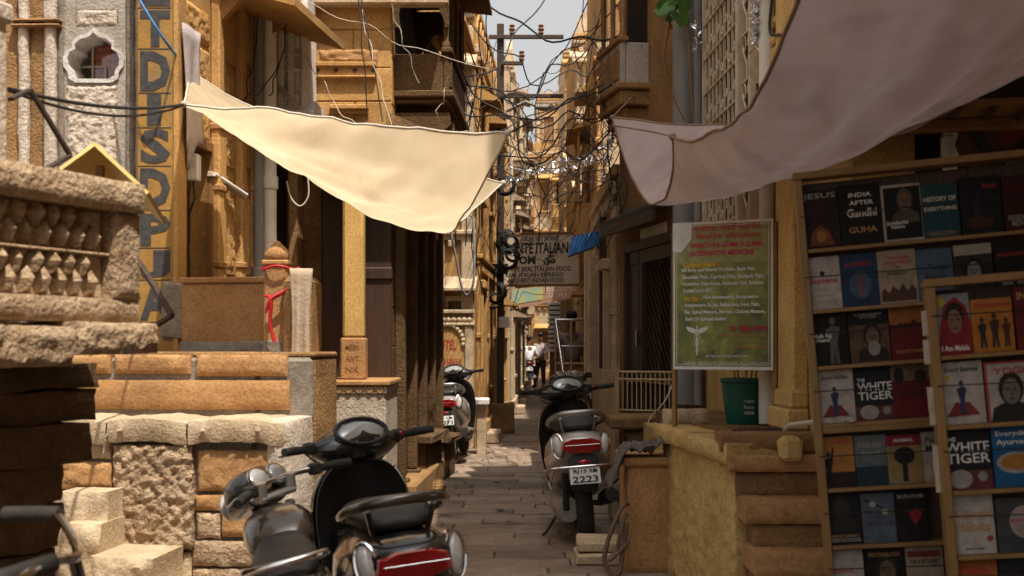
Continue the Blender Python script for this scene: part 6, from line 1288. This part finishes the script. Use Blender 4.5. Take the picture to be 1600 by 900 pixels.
# ================================================================ utility pole
UP = thing('utility_pole', 'rusty iron utility pole with crossarms on a rough stone base', 'pole', (gx(782, 20), 20, 0))
MB().rough(-.23, .22, 0, .46, -.25, .25, 12, 10, .02, 8).build('stone_base', 'sandd', UP, smooth=50)
MB().box(-.055, .055, -.06, .06, .4, zv(38, 20), .01).build('shaft', 'iron', UP)
def arm(v, u0, u1, y=-.08): z = zv(v, 20); return MB().box(gx(u0, 20) - UP.location.x, gx(u1, 20) - UP.location.x, y - .03, y + .03, z - .03, z + .03, .006).build('crossarm', 'iron', UP)
for v, u0, u1, iu in ((60, 764, 880, (800, 845)), (101, 784, 818, (815,)), (152, 778, 880, ()), (185, 768, 800, ())):
    a = arm(v, u0, u1, -.095)
    for u in iu: MB().lathe([(.02, 0), (.05, .03), (.03, .05), (.055, .09), (.03, .11), (.045, .15), (.0, .17)], 10, (gx(u, 20) - UP.location.x, -.095, zv(v, 20) + .03)).build('insulator', 'woodm', a, smooth=50)
MB().box(-.17, .12, -.16, -.065, zv(429, 20), zv(415, 20) + .02, .01).build('junction_box', 'ironb', UP); MB().box(-.03, .14, -.12, -.06, zv(512, 20), zv(495, 20), .008).build('meter', 'plate', UP)
MB().tube([(.1, -.1, zv(175, 20)), (.4, -.3, zv(165, 20)), (.62, -.4, zv(176, 20))], .03, 6).build('lamp_arm', 'pipeg', UP, smooth=60); MB().ell((.68, -.42, zv(176, 20)), (.16, .08, .05), 10, 6).build('street_lamp', 'pipeg', UP, smooth=80)
cx, cz = gx(803, 19.7), 0
for k, (u, v, r_) in enumerate(((796, 372, .14), (801, 378, .12), (793, 380, .16), (801, 398, .11), (794, 404, .13), (775, 458, .16), (772, 470, .14), (790, 290, .13))):
    c_ = MB(); sd = random.random() * 6
    for j in range(4): c_.torus((0, j * .018, 0), r_ * (.82 + .08 * j), .011, 'y', 20, 5)
    o = c_.xf(Matrix.Rotation(random.uniform(-.5, .5), 4, 'Z') @ Matrix.Rotation(sd, 4, 'Y') @ Matrix.Diagonal((1, 1, random.uniform(.7, 1.2), 1))).build('cable_coil', 'cable', smooth=60)
    o.location = W(u, v, 19.72 - .02 * k); tag(o, 'coil of spare black cable hung on the utility pole', 'cable coil', 'cable coils hung on the pole')
# ================================================================ cables
LB = 'black cable strung straight across the lane from balconies to grille house'; GB = 'cables strung across the lane'
def cab(a, b_, sag=.25, r=.008, m='cable', wob=.12, label=LB, group=GB): return cord('overhead_cable', label, 'cable', [W(*a), W(*b_)], r, m, sag, 20, group, wob)
hub = lambda: (random.uniform(774, 792), random.uniform(60, 480), 19.8)
rgt = lambda: (random.choice((random.uniform(930, 990), random.uniform(900, 940))), random.uniform(-20, 280), random.uniform(11.6, 15))
lft = lambda: (random.uniform(660, 740), random.uniform(0, 330), random.uniform(11.2, 15))
for k in range(20): cab(hub(), rgt(), random.uniform(.1, .8), random.choice((.004, .005, .007)), wob=.35, label='black cable sagging from the utility pole to the houses with the iron grilles', group='cables from the pole to the grille houses')
for k in range(12): cab(hub(), lft(), random.uniform(.1, .7), random.choice((.004, .006)), wob=.3, label='black cable running from the utility pole to the shaded stone balconies', group='cables from the pole to the stone balconies')
for k in range(10): cab(lft(), rgt(), random.uniform(.1, .7), random.choice((.004, .006, .008)), wob=.25)
for k in range(8): cab((random.uniform(775, 790), random.uniform(40, 330), 20), (random.uniform(800, 900), random.uniform(120, 400), random.uniform(28, 42)), random.uniform(.2, 1.2), .008, wob=.5, label='black cable running from the utility pole on towards the far end of the lane', group='cables from the pole down the lane')
for k in range(16):
    u = random.uniform(930, 985); v = random.uniform(30, 260); cab((u, v, 11.7), (u + random.uniform(-50, 50), v + random.uniform(-90, 120), random.uniform(11.5, 13)), random.uniform(.0, .5), .005, wob=.5, label='thin black wire in the knot on the recessed house wall', group='wires knotted on the recessed house')
for k in range(5): cab((random.uniform(690, 770), random.uniform(0, 40), 14), (random.uniform(690, 775), random.uniform(330, 480), 15.5), .05, .007, wob=.3, label='black cable drooping down the golden house front', group='cables drooping down the golden house')
for k, (a, b_, r_) in enumerate((((650, 165, 11), (862, -20, 14), .008), ((700, 165, 12), (985, 110, 11.4), .008), ((790, 285, 19.8), (965, 272, 11.8), .007), ((560, 205, 10), (905, 140, 14), .007), ((745, -10, 13), (985, 48, 11.4), .010))): cab(a, b_, .25, r_, wob=.1)
LC = 'pale cord hanging across the orange upper wall'; GC = 'pale cords on the orange wall'
for a, b_ in (((486, 4, 9.9), (765, 108, 10.4)), ((566, 15, 10.0), (612, 195, 9.6)), ((612, 5, 10), (655, 130, 10.2)), ((480, 90, 9.9), (560, 200, 9.7)), ((700, 120, 10.3), (683, 182, 10.4))): cab(a, b_, .05, .0035, 'cablew', .06, LC, GC)
LD = 'thin dark wire hanging down the orange upper wall'; GD = 'dark wires on the orange wall'
for a, b_ in (((560, -20, 10), (575, 190, 9.9)), ((563, -20, 10), (598, 190, 9.8))): cab(a, b_, 0, .005, 'cable', .03, LD, GD)
for a, b_ in (((450, 20, 9.6), (420, 150, 9.6)), ((405, 10, 9.5), (380, 160, 9.3)), ((360, 150, 9.0), (440, 90, 9.7))): cab(a, b_, .12, .005, 'cable', .06, 'thin wire looping beside the drain pipes', 'wires beside the drain pipes')
cord('drooping_cable', 'thick grey cable loop hanging beside the hotel panel', 'cable', [W(700, 340, 14.4), W(712, 400, 14.4), W(722, 450, 14.4), W(732, 460, 14.4), W(741, 430, 14.4), W(740, 340, 14.6)], .014, 'pipeg')
cord('drooping_cable', 'white cord hanging below the cream cloth by the dark verandah', 'cable', [W(448, 283, 9.8), W(455, 310, 9.8), W(470, 322, 9.8), W(482, 305, 9.8), W(480, 270, 9.8)], .007, 'cablew')
cord('drooping_cable', 'pale cord looped over the railing and brown ledge', 'cable', [W(1056, 585, 10.05), W(1040, 625, 9.6), W(1015, 655, 9.5), W(1006, 690, 9.45)], .006, 'cablew')
cord('drooping_cable', 'black cable loop on the yellow house beside the white pipe', 'cable', [W(1206, 0, 7.4), W(1203, 50, 7.4), W(1222, 55, 7.1), W(1240, 60, 7.0), W(1246, 78, 7.0)], .009)
cord('drooping_cable', 'black cable running along the white rain pipe', 'cable', [W(1183, 130, 7.6), W(1186, 170, 7.6), W(1196, 178, 7.4), W(1212, 150, 7.3), W(1220, 105, 7.2)], .009)
# tinsel garlands
def tinsel(label, pts, n=260, spread=.05):
    P = [W(*p) for p in pts]; o = P[0]; b = MB(); b.tube([p - o for p in P], .004, 4)
    for k in range(n):
        s = random.random() * (len(P) - 1); i = int(s); p = P[i].lerp(P[i + 1], s - i) - o
        d = Vector([random.gauss(0, 1) for _ in range(3)]).normalized() * random.uniform(.03, spread + .03); e = Vector([random.gauss(0, 1) for _ in range(3)]).normalized() * .006
        b.add([p - e, p + e, p + d + e, p + d - e], [(0, 1, 2, 3)])
    ob = b.build('tinsel_garland', 'tinsel', weld=False); ob.location = o; return tag(ob, label, 'garland')
tinsel('silver tinsel garland strung highest across the lane', [(795, 262, 17), (830, 268, 16), (870, 266, 15), (910, 255, 14), (958, 215, 12.3)])
tinsel('silver tinsel garland strung just under the highest one', [(792, 285, 17), (830, 272, 16), (870, 252, 15), (920, 252, 13.5), (960, 248, 12.3)])
tinsel('silver tinsel bunch hanging at the end of the garlands', [(958, 205, 12), (950, 235, 12.2), (944, 262, 12.4), (940, 285, 12.5)], 160)
tinsel('silver tinsel strand hanging down the white rain pipe', [(1181, 0, 7.55), (1184, 40, 7.55), (1181, 75, 7.6)], 130, .03)
tinsel('small silver tinsel tuft hanging by the thick grey pipe', [(1086, 38, 9.7), (1090, 55, 9.7), (1088, 80, 9.7)], 50, .03)
# vine
random.seed(61)
VN = thing('climbing_vine', 'vine with a few bright green leaves and dry stems hanging by the grey pipe', 'vine', W(1052, 10, 9.8)); vo = VN.location
for pts in ([(1052, -20, 9.8), (1046, 40, 9.8), (1036, 90, 9.8), (1046, 140, 9.8), (1070, 190, 9.8)], [(1060, -20, 9.8), (1075, 40, 9.75), (1078, 110, 9.75), (1084, 190, 9.75)], [(1030, -20, 9.8), (1040, 20, 9.8), (1050, 45, 9.8)]):
    MB().tube([W(*p) - vo for p in pts], [.012 - .0015 * k for k in range(len(pts))], 6).build('stem', 'woodm', VN, smooth=80)
for k in range(16):
    p = W(random.uniform(1030, 1070), random.uniform(-10, 34), random.uniform(9.6, 9.8)) - vo; mt_ = Matrix.Translation(p) @ Matrix.Rotation(random.uniform(-.8, .8), 4, 'Z') @ Matrix.Rotation(random.uniform(-.6, .6), 4, 'X') @ Matrix.Rotation(random.uniform(-1, 1), 4, 'Y')
    r_ = random.uniform(.045, .075); pts = [(0, -.9), (.5, -.8), (.95, -.2), (.6, .1), (.7, .6), (.25, .55), (0, 1.1), (-.25, .55), (-.7, .6), (-.6, .1), (-.95, -.2), (-.5, -.8)]
    MB().prism([(a * r_, b_ * r_) for a, b_ in pts], 0, .003).xf(mt_).build('leaf', 'leaf', VN)

# ================================================================ signs over the lane
SG = Facade('restaurant_sign', 'cream restaurant sign board with black lettering hung across the lane', 'sign', 752, 22.0, 905, 21.6)
z0, z1 = zv(444, 21.8), zv(367, 21.8); SG.lb('board', 'bsign', 0, SG.w, 0, .04, z0, z1, .004)
for r_ in ((0, SG.w, z1, z1 + .04), (0, SG.w, z0 - .04, z0), (-.04, 0, z0 - .04, z1 + .04), (SG.w, SG.w + .04, z0 - .04, z1 + .04)): SG.lb('frame', 'woodm', r_[0], r_[1], -.015, .05, r_[2], r_[3], .004)
def sg(b_, u0, u1, v0, v1, bold=.02): x0, x1, a, c_ = SG.rect(u0, v0, u1, v1); text(SG.root, b_, x0, x1, a, c_, 0, 'ink', bold)
sg('SUN SET POINT', 819, 874, 369.5, 376.5); sg('RISTORANTE ITALIANO', 753, 900, 379, 397, .03); sg('OM', 811, 836, 400, 413, .04); sg('ॐ', 848, 868, 398, 414, .02)
sg('WE SERVE REAL ITALIAN FOOD', 775, 893, 416.5, 424); sg('REAL ITALIAN ESPRESSO', 790, 881, 426, 432.5); sg('ALSO BEST INDIAN FOOD', 793, 881, 434.5, 441.5)
for u in (770, 890): x_ = SG.q(u, 400)[0]; SG.put(MB().tube([(x_, .0, z1 + .03), (x_ + (.3 if u > 800 else -.3), .1, z1 + .9)], .01, 5), 'hanger', 'cable')
BN = Facade('hanging_banner', 'brown cafe banner with a blue and yellow picture hung below the sign', 'banner', 795, 26.2, 910, 25.6)
bp = lambda u, v: BN.q(u, v)
BN.put(MB().prism([bp(797, 484), bp(905, 464), bp(910, 444), bp(795, 451)], 0, .012), 'cloth', 'banner')
BN.put(MB().prism([bp(799, 476), bp(848, 468), bp(848, 449), bp(798, 452.5)], -.006, .0), 'picture', 'bannerb')
x0, x1, a, c_ = BN.rect(852, 446, 900, 455); text(BN.root, 'BELLISSIMO', x0, x1, a, c_, -.001, 'inkw', .0); x0, x1, a, c_ = BN.rect(852, 457, 902, 465); text(BN.root, 'CO-OPRATIVE', x0, x1, a, c_, -.001, 'inkw', .0)
for u in (797, 908): x_, z_ = bp(u, 448); BN.put(MB().tube([(x_, 0, z_), (x_ + (.5 if u > 850 else -.4), .1, z_ + .35)], .01, 5), 'hanger', 'cable')
# blue tarpaulin awning on a stick
BT = thing('tarpaulin_awning', 'small blue corrugated tarpaulin awning propped out over the lane', 'awning', W(930, 375, 13.6)); bo = BT.location
c4 = [W(891, 372, 13.2), W(938, 358, 13.6), W(965, 353, 14.4), W(890, 400, 12.9), W(925, 388, 13.2)]
def tf(a, b_):
    top = W(893, 371, 13.3).lerp(W(962, 353, 14.2), a); bot = W(888, 401, 12.9).lerp(W(928, 387, 13.2), a); p = top.lerp(bot, b_); p.z += .012 * math.sin(a * 60); return p - bo
MB().grid(tf, 60, 8).build('sheet', 'bluet', BT, smooth=80)
MB().tube([W(925, 372, 13.5) - bo, W(958, 420, 14.2) - bo], .012, 6).build('prop', 'iron', BT); MB().tube([W(888, 401, 12.9) - bo, W(928, 387, 13.2) - bo], .010, 6).build('edge_rod', 'iron', BT)
# pale posts, steel railing and steps further along
for k, (u, D_, v0, w_) in enumerate(((919, 15.9, 385, .05), (929, 14.9, 400, .07), (941, 13.6, 330, .035))):
    p = thing('wooden_post', ('thin pale wooden post under the blue awning', 'thicker pale wooden post beside the steel railing', 'dark slender post against the golden house')[k], 'post', (gx(u, D_), D_, 0))
    MB().box(-w_, w_, -w_, w_, 0, zv(v0, D_), .012, .006).build('post', ('sandp', 'sandp', 'wood')[k], p); MB().box(-w_ - .02, w_ + .02, -w_ - .02, w_ + .02, 0, .1, .01).build('foot', 'sandd', p)
SS = thing('orange_steps', 'orange painted steps leading up behind the steel railing', 'steps', (gx(888, 20.3), 20.3, 0))
for k in range(3): MB().box(-.2 + k * .06, .34, -.7 + k * .25, 1.4, k * .2 + .001, (k + 1) * .2, .015).build('step', 'sandr', SS)
MB().box(-.14, .34, .2, .4, .6, 1.05, .02).build('counter', 'sandr', SS); MB().box(-.17, .35, .16, .44, 1.05, 1.09, .01).build('counter_top', 'sandp', SS)
RS = thing('steel_railing', 'stainless steel railing along the orange steps', 'railing', (gx(868, 19.4), 19.4, 0)); x1_ = .48
for x in (0, .24, x1_): MB().tube([(x, 0, .02), (x, 0, 1.75)], .018, 8).build('post', 'steel', RS, smooth=60)
for z in (1.75, 1.35, .95, .5): MB().tube([(-.01, 0, z), (x1_ + .02, 0, z)],   .02 if z > 1.7 else .014, 8).build('rail', 'steel', RS, smooth=60)
MB().tube([(0, 0, 1.75), (.1, -.7, .9), (.12, -.9, .1)], .026, 8).build('handrail', 'steel', RS, smooth=60)
lb_ = thing('stone_slab', 'pale stone slab leaning on the wall beside the man in pink', 'stone', (gx(862, 40), 40, 0), rot=(0, R(12), 0)); MB().rough(-.18, .18, 0, 1.05, -.05, .06, 8, 16, .03, 6).build('slab', 'sandp', lb_, smooth=60)
bx_ = MB().box(-.2, .24, -.2, .2, 0, .3, .02, .01).build('cardboard_box', 'sandp'); bx_.location = (gx(818, 39), 39, 0); tag(bx_, 'pale carton on the lane in front of the far motorcycle', 'box')
st = thing('crate_stack', 'white striped crate tower standing by the far steps', 'crates', (gx(866, 33), 33, 0))
for k in range(11): MB().box(-.16, .16, -.16, .16, 1.2 + k * .12, 1.28 + k * .12, .01).build('tray', 'white', st)
MB().box(-.12, .12, -.12, .12, 0, 1.2, .01).build('stand', 'woodm', st)
for k in range(11): MB().box(-.13, .13, -.13, .13, 1.28 + k * .12, 1.32 + k * .12, 0).build('tray_gap', 'wood', st) if k < 10 else None
# litter scraps on the lane
random.seed(71)
for k in range(7):
    D_ = random.uniform(9, 13); s_ = random.uniform(.03, .06); o = MB().grid(lambda a, b_: Vector(((a - .5) * s_ * 2, (b_ - .5) * s_, .008 + .012 * noise.noise(Vector((a * 4 + k, b_ * 4, 1))))), 5, 4).build('litter_scrap', cover((.10, .12, .20)) if k % 2 else cover((.42, .38, .32)), smooth=80)
    o.location = (random.uniform(-.55, .05), D_, .012); o.rotation_euler = (0, 0, random.random() * 6); tag(o, 'small scrap of dark blue litter on the paving' if k % 2 else 'small scrap of pale paper litter on the paving', 'litter', 'blue scraps on the paving' if k % 2 else 'paper scraps on the paving')
